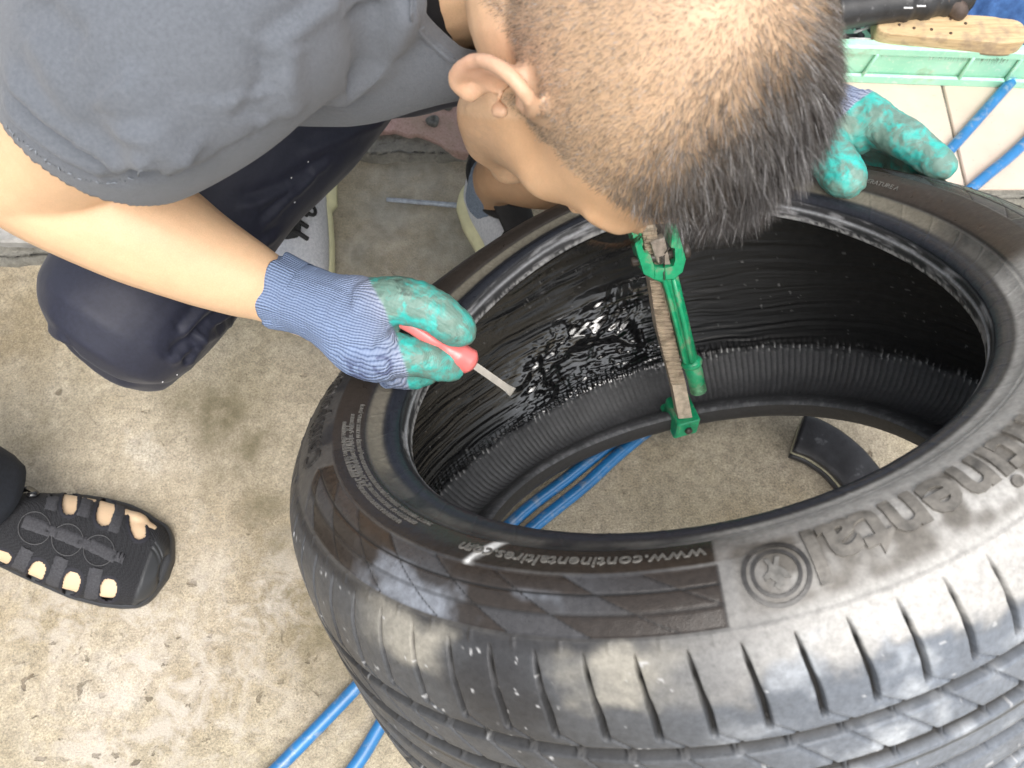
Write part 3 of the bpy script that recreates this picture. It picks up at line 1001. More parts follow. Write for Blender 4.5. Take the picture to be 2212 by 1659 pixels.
# rack: bar with separate teeth
m_ = MB()
prism(m_, [(196, -130), (252, -130), (306, 150), (410, 800), (508, 1195), (552, 1425), (456, 1432), (412, 1205), (300, 790), (252, 470), (206, 165)], -.016, -.002)
rack = flip_out(m_).build('rack', M_RACK, SPR, False)
nt = 40
L0 = [(196, 105), (252, 470), (300, 790), (404, 1195)]; R0 = [(300, 105), (312, 470), (410, 790), (500, 1190)]
for k in range(nt):
    y0, y1 = 105 + (1195 - 105) * k / nt, 105 + (1195 - 105) * (k + .93) / nt
    xl = lambda y: np.interp(y, [p[1] for p in L0], [p[0] for p in L0]); xr = lambda y: np.interp(y, [p[1] for p in R0], [p[0] for p in R0])
    m_ = MB()
    V = [Z(xl(y0), y0, -.0025), Z(xr(y0), y0 - 6, -.0025), Z(xr(y1), y1 - 6, -.0025), Z(xl(y1), y1, -.0025), Z(xl(y0), y0 + 3, .0022), Z(xr(y0), y0 - 3, .0022), Z(xr(y1), y1 - 8, -.0004), Z(xl(y1), y1 - 2, -.0004)]
    m_.add(V, [(4, 5, 6, 7), (0, 1, 5, 4), (1, 2, 6, 5), (2, 3, 7, 6), (3, 0, 4, 7)])
    flip_out(m_).build('tooth', M_RACK, rack, False)
m_ = MB()
prism(m_, [(246, 190), (344, 152), (386, 340), (348, 345), (342, 292), (318, 280), (306, 345), (276, 290)], -.006, .006)
pawl = flip_out(m_).build('pawl', M_PAWL, SPR, False)
m_ = MB(); a = np.linspace(0, 10 * np.pi, 120)
cx, cy = 325, 300
base0 = Z(325, 280, .004); dv = Z(325, 335, .004) - base0; sx_ = t_x * .0032; sn_ = t_n * .0032
P = np.array([base0 + dv * (q / a[-1]) + sx_ * math.cos(q) + sn_ * math.sin(q) for q in a])
P = np.vstack([[Z(385, 205, .008), Z(345, 250, .008)], P, [Z(326, 380, .012), Z(327, 425, .013)]])
m_.tube(P, .0007, 5, True)
m_.build('spring', M_DARK, SPR)
m_ = MB(); m_.tube(np.array([Z(130, 335, .0), Z(500, 262, .0)]), .0052, 12, True); m_.tube(np.array([Z(482, 266, .0), Z(512, 258, .0)]), .0085, 12, True)
m_.build('pivot_bolt', M_DARK, SPR)
# foot block with its bolt, hooked on the lower bead
fc = (Z(430, 1445) + Z(595, 1440) + Z(600, 1535) + Z(440, 1555)) / 4
axf = np.array([nrm(t_x + A_F * .02), nrm(np.cross(nrm(np.array([0, .35, 1.0])), t_x)), nrm(np.array([0, .35, 1.0]))])
axf[1] = nrm(np.cross(axf[2], axf[0]))
m_ = MB()
m_.box(fc + axf[1] * .022 - axf[2] * .000, (.0275, .044, .026), axf, .002)
m_.box(fc + axf[1] * .030 - axf[2] * .0165, (.026, .050, .008), axf, .002)
foot = m_.build('foot_block', M_GRN, SPR, False)
m_ = MB(); m_.tube(np.array([fc - axf[1] * .001, fc - axf[1] * .004]), .0047, 6, True); m_.build('bolt_head', M_DARK, foot)

# ------------------------------------------------------------------ scraper with the red handle
SCR = thing('scraper', 'small scraper with red plastic handle and flat steel blade held in gloved hand', 'scraper', tuple(D(1022, 783, .722)))
M_RED = gloss('red_plastic', (.80, .185, .175), .32, .08, 40, .3)
P = spline(np.array([D(850, 683, .700), D(893, 706, .702), D(930, 730, .705), D(962, 750, .711), D(978, 760, .713), D(1000, 773, .717), D(1019, 784, .720)]), 40)
rad = np.interp(np.linspace(0, 1, 40), [0, .25, .5, .68, .76, .80, .99, 1], [.0065, .0065, .0083, .0093, .0098, .0112, .0112, .0095])
m_ = MB(); m_.tube(P, rad, 14, True); m_.build('handle', M_RED, SCR)
t = NT('blade_steel'); co = t.coord()
t.set(t.ramp(t.noise(40, 4, .6, co), [(.35, (.7, .7, .7)), (.6, (.9, .9, .9))]), .3, .6); M_BLD = t.m
b0, b1 = D(1012, 780, .719), D(1106, 846, .795)
bd = nrm(b1 - b0); bs_ = nrm(np.cross(bd, -A_F)); bn_ = np.cross(bs_, bd)
m_ = MB()
V = []
for tt, w2, th_ in ((0, .0031, .0024), (.2, .0031, .0022), (.85, .0033, .0016), (1.0, .0046, .0010), (1.02, .0048, .0004)):
    c = b0 + (b1 - b0) * tt
    V += [c - bs_ * w2 - bn_ * th_, c + bs_ * w2 - bn_ * th_, c + bs_ * w2 + bn_ * th_, c - bs_ * w2 + bn_ * th_]
F = [(k * 4 + i, k * 4 + (i + 1) % 4, (k + 1) * 4 + (i + 1) % 4, (k + 1) * 4 + i) for k in range(4) for i in range(4)] + [(3, 2, 1, 0), (16, 17, 18, 19)]
m_.add(V, F); flip_out(m_).build('blade', M_BLD, SCR, False)

# ------------------------------------------------------------------ folded black rubber strip lying inside the opening
M_STRIP = gloss('strip_rubber', (.022, .022, .025), .42, .4, 60, 0, .35, ((.24, .25, .26), 30, .60, .5))
RB = thing('rubber_strip', 'folded black rubber strip lying on the ground inside the tyre opening', 'rubber strip', tuple(W(1800, 960, 0)))


def strap(name, path, wid, thk, mat, zoff):
    P = spline(np.array(path), 40)
    T_ = nrm(np.gradient(P, axis=0)); S_ = nrm(np.cross(T_, np.array([0, 0, 1.0])))
    prof = []
    for a in np.linspace(0, 2 * np.pi, 20, endpoint=False):
        c, s = math.cos(a), math.sin(a)
        prof.append((np.sign(c) * abs(c) ** .45 * wid / 2, np.sign(s) * abs(s) ** .45 * thk / 2))
    V = np.array([P[i] + S_[i] * x + np.array([0, 0, y + zoff]) for i in range(40) for x, y in prof])
    V[:, 2] += (fbm(V * 60, 3, 4) - .5) * .003
    F = [tuple(q) for q in grid_faces(40, 20, wrap_v=True)] + [tuple(range(19, -1, -1)), tuple(range(39 * 20, 40 * 20))]
    m = MB(); m.add(V, F)
    return flip_out(m).build(name, mat, RB)


pth = [W(u, v, .03) for u, v in ((1722, 938), (1770, 958), (1825, 1000), (1872, 1062), (1910, 1150))]
top_ = strap('upper_fold', [p + [0, 0, .006] for p in pth], .052, .013, M_STRIP, 0)
strap('lower_fold', [p * [1, 1, 0] + [.002, -.001, .012] for p in pth], .050, .014, M_STRIP, 0)
strap('canvas_ply', [p * [1, 1, 0] + [0, 0, .0235] for p in pth], .047, .009, gloss('canvas_tan', (.36, .34, .24), .8, .4, 200), 0)
# ------------------------------------------------------------------ the man squatting over the tyre
def cv(x, y, z):
    """direction: x to the right, y up the picture, z towards the viewer"""
    return x * A_R + y * A_U - z * A_F


def stations(rows):
    """rows (u, v, d, radius_m) -> points, radii ; or (x, y, z, r, 'w') in world metres"""
    P = []; r = []
    for q in rows:
        if len(q) == 5: P.append(np.array(q[:3])); r.append(q[3])
        else: P.append(D(*q[:3])); r.append(q[3])
    P = np.array(P); r = np.array(r)
    n = max(8, len(P) * 5)
    S = spline(np.c_[P, r], n)
    return S[:, :3], S[:, 3]


def limb(mb, rows, seg=24, sq=None):
    P, r = stations(rows)
    mb.tube(P, r, seg, True, sq)


MAN = thing('person', 'man in grey t-shirt and navy trousers squatting, head bent low over the tyre', 'person', (-.1, .72, 0))

# where the two shoes stand: heel and toe on the ground
SHOE_R = (W(662, 322, 0), W(641, 716, 0))
_hl = W(1030, 416, 0); SHOE_L = (_hl, _hl + nrm(W(1152, 640, 0) - _hl) * .285)


def PR(t_, z): return SHOE_R[0] * (1 - t_) + SHOE_R[1] * t_ + np.array([0, 0, z])
def PL(t_, z): return SHOE_L[0] * (1 - t_) + SHOE_L[1] * t_ + np.array([0, 0, z])


# head frame
HU = nrm(cv(.62, -.30, .72)); HF = nrm(cv(.113, -.874, -.461)); HF = nrm(HF - HU * (HF @ HU)); HR = np.cross(HF, HU)
HF, HR = HF * math.cos(R(7)) - HR * math.sin(R(7)), HR * math.cos(R(7)) + HF * math.sin(R(7))
HC = D(1345, 116, .492)
HS = 1.05


def hp(r, f, u):
    return HC + (HR * r + HF * f + HU * u) * HS


def hl(P):
    d = (P - HC) / HS
    return d @ HR, d @ HF, d @ HU


HAX = np.array([HR, HF, HU])
body = MB()


def hell(r, f, u, rr, rf, ru):
    body.add(*ellipsoid(hp(r, f, u), HAX, np.array([rr, rf, ru]) * HS))


hell(0, -.010, .030, .0755, .0960, .0870)
hell(0, .030, .020, .0660, .0620, .0700)
hell(0, -.03, -.03, .064, .066, .060)
hell(0, .036, -.045, .0560, .0480, .0740)
hell(0, .072, -.118, .024, .018, .017)
hell(.026, .046, -.012, .034, .034, .042); hell(-.026, .046, -.012, .034, .034, .042)
for s_ in (-1, 1):
    body.tube([hp(s_ * .042, .010, -.044), hp(s_ * .040, .024, -.086), hp(s_ * .022, .054, -.114), hp(0, .068, -.120)], [.022, .022, .020, .018], 14)
    hell(s_ * .037, .056, -.036, .022, .024, .020)
    hell(s_ * .031, .077, -.008, .0150, .0110, .0095)       # closed, lowered eyelids
    body.tube([hp(s_ * .012, .094, .006), hp(s_ * .032, .090, .011), hp(s_ * .052, .074, .006)], [.008, .009, .007], 10)
    hell(s_ * .011, .0895, -.047, .0085, .008, .0075)
body.tube([hp(0, .082, .0), hp(0, .092, -.022), hp(0, .099, -.044)], [.0085, .0090, .0105], 12)
hell(0, .0825, -.0745, .021, .0085, .0065); hell(0, .0805, -.0850, .019, .0085, .0070)
# neck, following the bend of the back
limb(body, [(1285, 70, .525, .060), (1225, -10, .535, .058), (1172, -120, .545, .058), (1110, -260, .555, .068)])
NECK = D(1110, -260, .56)


# ears: concha plate, rolled rim, lobe, tragus
def ear(s_):
    o = np.array(hp(s_ * .0745, .004, -.014))
    out = HR * s_; back = -HF; up = HU
    tilt = nrm(back * .95 + out * .32)                    # the plate leans out from the skull
    e = lambda b, h, k: o + (tilt * b + up * h + nrm(np.cross(tilt, up)) * (k * (1 if np.cross(tilt, up) @ out > 0 else -1))) * HS * .92
    rim = [e(.004, -.030, .000), e(.014, -.033, .002), e(.023, -.022, .004), e(.031, -.004, .006), e(.033, .014, .007), (e(.027, .029, .008)), e(.015, .036, .008), e(.003, .031, .005), e(-.003, .020, .001), e(.002, .008, -.001)]
    P = spline(rim, 60)
    r = np.interp(np.linspace(0, 1, 60), [0, .1, .3, .6, .85, 1], [.0060, .0062, .0044, .0048, .0046, .0028])
    body.tube(P, r, 10)
    pl = [e(.006, -.026, -.004), e(.013, -.012, -.0045), e(.016, .004, -.005), e(.013, .020, -.003)]
    body.tube(spline(pl, 16), [.0075] * 3 + [.0105] * 10 + [.009] * 3, 12, True, (np.cross(tilt, up), .32))
    body.tube(spline([e(.017, -.016, .000), e(.0225, -.001, .0015), e(.021, .013, .002), e(.012, .023, .001)], 16), .0034, 8)     # antihelix
    body.add(*ellipsoid(e(-.0045, -.008, .0015), np.array([tilt, up, np.cross(tilt, up)]), (.0052, .0085, .0045), 12, 8))    # tragus
    body.add(*ellipsoid(e(.008, -.029, .002), np.array([tilt, up, np.cross(tilt, up)]), (.0085, .0075, .0045), 12, 8))      # lobe


ear(1); ear(-1)
EARH = {}
for s_ in (-1, 1):
    o_ = np.array(hp(s_ * .0745, .004, -.014)); tl_ = nrm(-HF * .95 + HR * s_ * .32)
    EARH[s_] = (o_ + (tl_ * .0065 + HU * -.005) * HS * .92, o_ + (tl_ * .013 + HU * .000) * HS * .92)
# torso under the shirt, slimmer than it
TORSO = [(1090, -110, .57, .050), (1000, -90, .575, .058), (850, -90, .59, .078), (700, -110, .61, .100), (600, -170, .665, .118), (-.12, .745, .45, .125, 'w'), (-.13, .84, .34, .140, 'w'), (-.12, .86, .29, .12, 'w')]
limb(body, TORSO)
# right arm
limb(body, [(470, -10, .50, .050), (330, 110, .52, .050), (215, 240, .575, .049), (110, 335, .63, .047), (30, 372, .655, .047)])
FORE = [(10, 352, .655, .0445), (130, 410, .662, .0480), (310, 490, .680, .0485), (433, 556, .697, .0405), (530, 602, .712, .0335), (592, 628, .722, .0285), (680, 664, .724, .028)]
limb(body, FORE)
# left arm, reaching round behind the head to the tyre
LSH = np.array([.165, .60, .60]); LEL = np.array([.27, .86, .43]); LWR = D(1748, 222, .868)
limb(body, [(.03, .52, .60, .06, 'w'), (*LSH, .056, 'w'), (*(LSH * .5 + LEL * .5), .047, 'w'), (*LEL, .043, 'w'), (*(LEL * .5 + LWR * .5), .042, 'w'), (*LWR, .027, 'w'), (1775, 240, .858, .022)])
# legs
HIPR = (-.17, .83, .31); HIPL = (-.04, .86, .31)
limb(body, [(*HIPR, .085, 'w'), (545, 230, .905, .072), (405, 460, .862, .060), (255, 680, .837, .054)])
limb(body, [(255, 680, .837, .054), (385, 590, .905, .048), (480, 480, .965, .036), (565, 405, 1.012, .031), (*PR(.26, .14), .031, 'w'), (*PR(.22, .09), .031, 'w')])
LKNEE = np.array([.175, .66, .36])
limb(body, [(*HIPL, .085, 'w'), (.07, .76, .36, .078, 'w'), (*LKNEE, .058, 'w')])
limb(body, [(*LKNEE, .058, 'w'), (1290, 270, .915, .052), (1195, 372, .985, .042), (*PL(.33, .16), .034, 'w'), (*PL(.27, .12), .032, 'w'), (*PL(.23, .08), .032, 'w')])
# feet inside the shoes
def wr(u, v, z, r): return (*W(u, v, z), r, 'w')
for PX in (PR, PL):
    limb(body, [(*PX(.20, .09), .029, 'w'), (*PX(.15, .055), .027, 'w'), (*PX(.40, .052), .029, 'w'), (*PX(.65, .044), .028, 'w'), (*PX(.85, .040), .018, 'w')])
# hands inside the gloves
limb(body, [(680, 664, .722, .026), (760, 700, .715, .026), (840, 730, .712, .020)])

bv, bf = remesh(body, .0027, 6, .5)
lr, lf, lu = hl(bv)
# ease the cheek, brow and jaw into one another
fa_ = np.asarray(bf)
sel = (lr > .016) & (lr < .075) & (lf > -.012) & (lf < .13) & (lu > -.15) & (lu < .045) & ((bv - EYE) @ A_F < .66)
near_ear = (lr > .060) & (lf < .016)
sel &= ~near_ear
ed = np.vstack([fa_[:, [0, 1]], fa_[:, [1, 2]], fa_[:, [2, 3]], fa_[:, [3, 0]]])
ed = ed[sel[ed].any(1)]
for _ in range(70):
    acc = np.zeros_like(bv); cnt = np.zeros(len(bv))
    for a_, b_ in ((0, 1), (1, 0)):
        for k_ in range(3): acc[:, k_] += np.bincount(ed[:, a_], bv[ed[:, b_], k_], len(bv))
        cnt += np.bincount(ed[:, a_], minlength=len(bv))
    m_s = sel & (cnt > 0)
    bv[m_s] = bv[m_s] * .4 + acc[m_s] / cnt[m_s, None] * .6
for s_, (c1, c2) in EARH.items():           # hollow of the ear and its canal
    for c_, w_, dp in ((c2, .0085, .0045), (c1, .0042, .0110)):
        d_ = bv - c_; ax_ = HR * s_
        rad_ = np.linalg.norm(d_ - np.outer(d_ @ ax_, ax_), axis=1)
        k_ = np.exp(-(rad_ / w_) ** 2) * (np.abs(d_ @ ax_) < .022)
        bv = bv - ax_ * (k_ * dp)[:, None]
lr, lf, lu = hl(bv)
ishead = (np.abs(lr) < .12) & (np.abs(lf) < .16) & (lu > -.14) & (lu < .16) & ((bv - EYE) @ A_F < .66)


def scalp(r, f, u):
    """1 where hair grows; local head coordinates in metres"""
    ar = np.abs(r)
    front = .074 - .55 * np.clip(ar - .045, 0, 1) - .6 * np.clip(.055 - u, 0, 1)           # hairline leans back down the temple
    side = sstep(front + .005, front - .006, f)
    low = np.where(f > .004, -.034 - (f - .004) * .2, -.004 - np.clip(-f - .02, 0, 1) * 1.0)   # sideburn in front, nape line behind the ear
    low = np.where(f > .028, .012, low)
    return side * sstep(low - .010, low + .006, u)


def longhair(r, f, u):
    """0 clipped short ... 1 long on the top and front"""
    q = u * .663 + f * .725 - r * .153
    return sstep(.068, .096, q)


sc_ = scalp(lr, lf, lu) * ishead
tint = np.tile(np.array([.66, .435, .265]), (len(bv), 1))
nz = fbm(bv * 45, 4, 3)[:, None]; nz2 = fbm(bv * 300, 3, 5)[:, None]
tint *= (.88 + .24 * nz) * (.95 + .10 * nz2)
# hands, ears and face a little redder
redn = (np.exp(-(((lr - .085) / .02) ** 2 + ((lf + .02) / .04) ** 2 + ((lu + .01) / .04) ** 2)) * ishead)[:, None]
tint = tint * (1 - .5 * redn) + np.array([.80, .42, .32]) * .5 * redn
facem = (ishead * (lf > .02) * (sc_ < .3))[:, None]
tint = tint * (1 - facem) + tint * facem * np.array([.92, .86, .80])
st_ = (ishead * sstep(-.03, -.075, lu) * sstep(-.02, .03, lf) * .30)[:, None] * (.4 + 1.2 * fbm(bv * 500, 2, 8)[:, None])
tint = tint * (1 - st_) + np.array([.16, .12, .10]) * st_
# clipped scalp: skin seen through cropped dark hair
q = (sc_ * (.36 + .45 * longhair(lr, lf, lu)))[:, None] * (.75 + .5 * fbm(bv * 60, 3, 9)[:, None])
tint = tint * (1 - np.clip(q, 0, .9)) + np.array([.22, .165, .115]) * np.clip(q, 0, .9)
legm = (bv[:, 2] < .25)[:, None]
tint = np.where(legm, tint * np.array([.72, .66, .62]), tint)
t = NT('skin'); co = t.coord()
c = t.mix(1.0, t.attr('tint'), t.ramp(t.noise(900, 3, .6, co), [(.3, .93), (.7, 1.05)]), 'MULTIPLY')
t.set(c, .46, Subsurface_Weight=.12, Subsurface_Scale=.006)
t.b.inputs['Subsurface Radius'].default_value = (1, .35, .2)
t.bump(t.voro(1400, co), .18, .0005)
M_SKIN = t.m
mesh('body', bv, bf, M_SKIN, MAN, True, None, {'tint': tint})

# ------------------------------------------------------------------ hair: every strand a thin tapering blade
fa = np.asarray(bf)
cen = bv[fa].mean(1); fn = nrm(np.cross(bv[fa[:, 2]] - bv[fa[:, 0]], bv[fa[:, 3]] - bv[fa[:, 1]]))
area = np.linalg.norm(np.cross(bv[fa[:, 2]] - bv[fa[:, 0]], bv[fa[:, 3]] - bv[fa[:, 1]]), axis=1) / 2
fr, ff, fu = hl(cen)
inh = (np.abs(fr) < .11) & (np.abs(ff) < .15) & (fu > -.12) & (fu < .15) & ((cen - EYE) @ A_F < .66)
earz = ((np.abs(fr) > .0805 - .9 * np.clip(np.abs(fu) - .045, 0, .04)) & (fu < .045) & (ff < .012) & (ff > -.055)) | ((np.abs(fr) > .058) & (ff > -.017) & (ff < .016) & (fu > -.06) & (fu < .016))
wgt = area * scalp(fr, ff, fu) * inh * (~earz)
nh = 95000
pk = rng.choice(len(fa), nh, p=wgt / wgt.sum())
b1 = rng.random((nh, 2))
q4 = bv[fa[pk]]
root = q4[:, 0] * ((1 - b1[:, :1]) * (1 - b1[:, 1:])) + q4[:, 1] * (b1[:, :1] * (1 - b1[:, 1:])) + q4[:, 2] * (b1[:, :1] * b1[:, 1:]) + q4[:, 3] * ((1 - b1[:, :1]) * b1[:, 1:])
hn = fn[pk]; rr, rf, ru = hl(root)
lg = longhair(rr, rf, ru)
clump = np.stack([fbm(root * 90, 2, 71) - .5, fbm(root * 90, 2, 72) - .5, fbm(root * 90, 2, 73) - .5], -1)
swirl = nrm(HF * .35 - HU * .85)          # lie of the clipped hair: forward and down
lg2 = sstep(.030, .100, ru * .663 + rf * .725 - rr * .153)
sw_ = swirl * (1 - lg2)[:, None] + nrm(HF * .8 + HU * .25) * lg2[:, None]
flow = nrm(sw_ + clump * 1.3 + rng.normal(0, .20, (nh, 3)))
flow = nrm(flow - hn * (flow * hn).sum(1, keepdims=True))
stand = .42 + .65 * lg2
dirn = nrm(hn * stand[:, None] + flow * (1.05 - .55 * lg)[:, None] + clump * (lg * 1.5)[:, None] + rng.normal(0, .10, (nh, 3)))
length = (.0032 + .0190 * lg2 ** 1.8) * rng.uniform(.6, 1.15, nh)
wdt = (.00007 + .00005 * lg) + .00004 * rng.random(nh)
view = nrm(np.cross(dirn, rng.normal(0, 1, (nh, 3))))
bend = (flow * .30 + np.array([0, 0, -.25])) * (length * lg * .8)[:, None]
p0 = root - hn * .0006; p1 = root + dirn * (length * .5)[:, None] + bend * .25; p2 = root + dirn * length[:, None] + bend
w_ = view * wdt[:, None]
HV = np.stack([p0 - w_, p0 + w_, p1 - w_ * .85, p1 + w_ * .85, p2 - w_ * .12, p2 + w_ * .12], 1).reshape(-1, 3)
i6 = np.arange(nh)[:, None] * 6
HFc = np.vstack([i6 + [0, 1, 3, 2], i6 + [2, 3, 5, 4]])
shade = rng.random(nh)
hc = np.array([.020, .015, .013]) * (.6 + .8 * shade[:, None]) + np.array([.30, .232, .160]) * ((1 - lg2) * rng.random(nh) ** .9)[:, None]
grey = (rng.random(nh) < .09)[:, None]  # pale strands stand for white glints, painted as hair colour
hc = np.where(grey, np.array([.34, .33, .33]), hc)
t = NT('hair'); t.set(t.attr('tint'), .34); t.b.inputs['Specular IOR Level'].default_value = .7
mesh('hair', HV, HFc, t.m, MAN, True, None, {'tint': np.repeat(hc, 6, 0)})
# eyebrows
for s_ in (-1, 1):
    n_ = 260; a = rng.random(n_)
    x = .014 + .040 * a; ro = np.array([hp(s_ * xx, .0945 - 9 * (xx - .014) ** 2 + .003 * 0, .010 + .004 * math.sin(aa * 3) + rng.normal(0, .002)) for xx, aa in zip(x, a)]) + HF * .006
    dr = nrm(HR * s_ + HU * .25 + rng.normal(0, .2, (n_, 3))); w_ = nrm(np.cross(dr, HF)) * .0002
    V = np.stack([ro - w_, ro + w_, ro + dr * .008], 1).reshape(-1, 3)
    o = mesh('eyebrow', V, (np.arange(n_)[:, None] * 3 + [0, 1, 2]), simple('brow_hair', (.02, .015, .012), .4), MAN)

# ------------------------------------------------------------------ clothes
def proj2(P):
    d = P - EYE; z = d @ A_F
    return np.stack([1106 + FPX * (d @ A_R) / z, 829.5 - FPX * (d @ A_U) / z], -1), z


def on_surface(v, line, n=60):
    """lay a surveyed line onto the surface that faces the viewer"""
    q, z = proj2(v)
    out = []
    for u, w in spline(np.array(line, float), n):
        d2 = (q[:, 0] - u) ** 2 + (q[:, 1] - w) ** 2
        ok = np.where(d2 < 14 ** 2)[0]
        if len(ok) == 0: continue
        i = ok[z[ok].argmin()]
        near_ = ok[z[ok] < z[i] + .01]
        out.append(v[near_[d2[near_].argmin()]])
    return np.array(out)


def fold(v, nrmls, line, amp, w, skew=0.0, n=60, side_w=1.6):
    """press one crease or raise one fold along a line; skew adds the valley on its right-hand side"""
    L = on_surface(v, line, n)
    if len(L) < 4: return v
    k = np.ones(5) / 5
    L = np.stack([np.convolve(np.pad(L[:, i], 2, 'edge'), k, 'valid') for i in range(3)], -1)
    lo, hi = L.min(0) - 5 * w, L.max(0) + 5 * w
    idx = np.where(((v > lo) & (v < hi)).all(1))[0]
    if len(idx) == 0: return v
    P = v[idx]
    best = np.full(len(P), 9.0); bi = np.zeros(len(P), int)
    for i in range(len(L)):
        d = np.linalg.norm(P - L[i], axis=1); m = d < best
        best[m] = d[m]; bi[m] = i
    T = nrm(np.gradient(L, axis=0))
    tang = T[bi]; side = np.cross(tang, nrmls[idx])
    off = P - L[bi]
    x = (off * side).sum(1); along = np.abs((off * tang).sum(1))
    tt = bi / (len(L) - 1)
    ends = sstep(0, .18, tt) * (1 - sstep(.82, 1, tt)) * np.exp(-(along / w) ** 2)
    hgt = amp * np.exp(-(x / w) ** 2)
    if skew: hgt = hgt - amp * skew * np.exp(-((x - side_w * w) / (w * 1.1)) ** 2)
    out = v.copy()
    out[idx] += nrmls[idx] * (hgt * ends)[:, None]
    return out


sh = MB()
SH_T = [(1075, -95, .575, .075), (1000, -60, .575, .080), (880, -62, .585, .094), (740, -80, .605, .116), (640, -140, .655, .136), (-.12, .745, .45, .145, 'w'), (-.13, .84, .36, .160, 'w'), (-.125, .86, .32, .165, 'w')]
limb(sh, SH_T, 36)
limb(sh, [(640, -60, .54, .075), (470, 0, .500, .082), (350, 100, .510, .083), (255, 215, .555, .074), (190, 300, .592, .062), (178, 322, .600, .0615)], 36)
limb(sh, [(.02, .52, .60, .085, 'w'), (*LSH, .072, 'w'), (*(LSH * .55 + LEL * .45), .068, 'w')], 28)
limb(sh, [(700, -130, .53, .075), (900, -160, .53, .070), (1040, -200, .55, .066)], 28)
sv, sf = remesh(sh, .0032, 14, .5)
sf = np.asarray(sf)
nn_ = vnormals(sv, sf)
FOLDS = [  # line, height, width, skew
    ([(885, -20), (858, 68), (794, 167), (704, 248)], .0085, .011, .9),
    ([(745, -14), (690, 32), (632, 72), (566, 118)], .0034, .0055, .7),
    ([(433, 0), (497, 68), (551, 117), (587, 180), (610, 226)], -.0016, .0022, 0),
    ([(629, 90), (621, 149), (632, 208), (622, 262)], .0050, .0085, .6),
    ([(598, 150), (604, 205), (596, 255)], .0030, .0065, .5),
    ([(552, 180), (570, 225), (562, 275)], .0040, .0075, .6),
    ([(250, 140), (330, 225), (400, 300), (450, 350)], .0085, .0095, -1.0),
    ([(300, 262), (360, 318), (420, 350)], .0075, .0085, -.9),
    ([(0, 140), (68, 212), (135, 271), (253, 335), (355, 356)], .0080, .0078, .9),
    ([(0, 205), (54, 268), (144, 332), (240, 368), (330, 372)], .0045, .0065, .8),
    ([(85, -10), (118, 41), (190, 90)], -.0042, .0075, -.6),
    ([(59, 60), (92, 120), (140, 215), (200, 260)], .0026, .0100, .8),
    ([(500, 200), (500, 250), (530, 300)], .0030, .0090, -.7),
]
for line, amp, w, sk in FOLDS:
    sv = fold(sv, nn_, line, amp, w, sk)
sv = sv + nn_ * ((fbm(sv * 12, 2, 33) - .5) * .0035 + (fbm(sv * 60, 3, 34) - .5) * .0006)[:, None]
# neck opening
nh_c = D(1085, -75, .560)
nh_ax = nrm(D(1110, -140, .545) - D(930, -30, .585))
dn = np.linalg.norm((sv - nh_c) - np.outer((sv - nh_c) @ nh_ax, nh_ax), axis=1)
# hem: cut the sleeve end cap away
hem_c = D(238, 232, .562); hem_ax = nrm(D(178, 322, .600) - D(190, 300, .592))
cutv = ((sv - hem_c) @ hem_ax > .004) & (np.linalg.norm(sv - hem_c, axis=1) < .09)
pq, pz = proj2(sv)
poly = np.array([(905, -200), (900, 0), (912, 48), (945, 95), (995, 130), (1060, 145), (1400, 150), (1400, -200)])
ins = np.zeros(len(sv), bool)
for i in range(len(poly)):
    (x1, y1), (x2, y2) = poly[i], poly[(i + 1) % len(poly)]
    if y1 == y2: continue
    c_ = ((y1 > pq[:, 1]) != (y2 > pq[:, 1])) & (pq[:, 0] < (x2 - x1) * (pq[:, 1] - y1) / (y2 - y1) + x1)
    ins ^= c_
cutv |= ins & (pz < .585)
keep = ~cutv[sf].any(1)
sf = sf[keep]
t = NT('shirt_jersey'); co = t.coord()
n1 = t.noise(420, 4, .7, co); n2 = t.noise(7, 3, .5, co)
c = t.ramp(n1, [(.25, (.078, .088, .104)), (.75, (.130, .142, .164))])
c = t.mix(t.ramp(n2, [(.35, 0), (.7, .35)]), c, (.135, .146, .166))
t.set(c, .9, Sheen_Weight=.15, Sheen_Roughness=.5)
t.bump(t.noise(900, 4, .75, co), .6, .0009)
M_SHIRT = t.m
shirt = mesh('shirt', sv, sf, M_SHIRT, MAN)
md = shirt.modifiers.new('thickness', 'SOLIDIFY'); md.thickness = .0012; md.offset = -1
# sleeve hem stitching: a row of short stitches
L = on_surface(sv, [(8, 268), (60, 316), (120, 360), (190, 392), (262, 392), (330, 374)], 90)
mb = MB()
for i in range(2, len(L) - 2, 3):
    mb.tube(np.array([L[i], (L[i] + L[i + 1]) / 2 - A_F * .0006, L[i + 1]]) - A_F * .0008, .0004, 5)
if mb.v: tag(mb.build('hem_stitching', simple('thread', (.22, .24, .27), .8), shirt), kind='stuff')
us = MB()
limb(us, [(q[0], q[1], q[2], q[3] + .005) for q in TORSO[1:5]], 28)
uv_, uf_ = remesh(us, .005, 3)
mesh('undershirt_shade', uv_, uf_, simple('vest_shade', (.010, .010, .012), .95), MAN)  # black layer in the collar gap: a vest, and painted shade
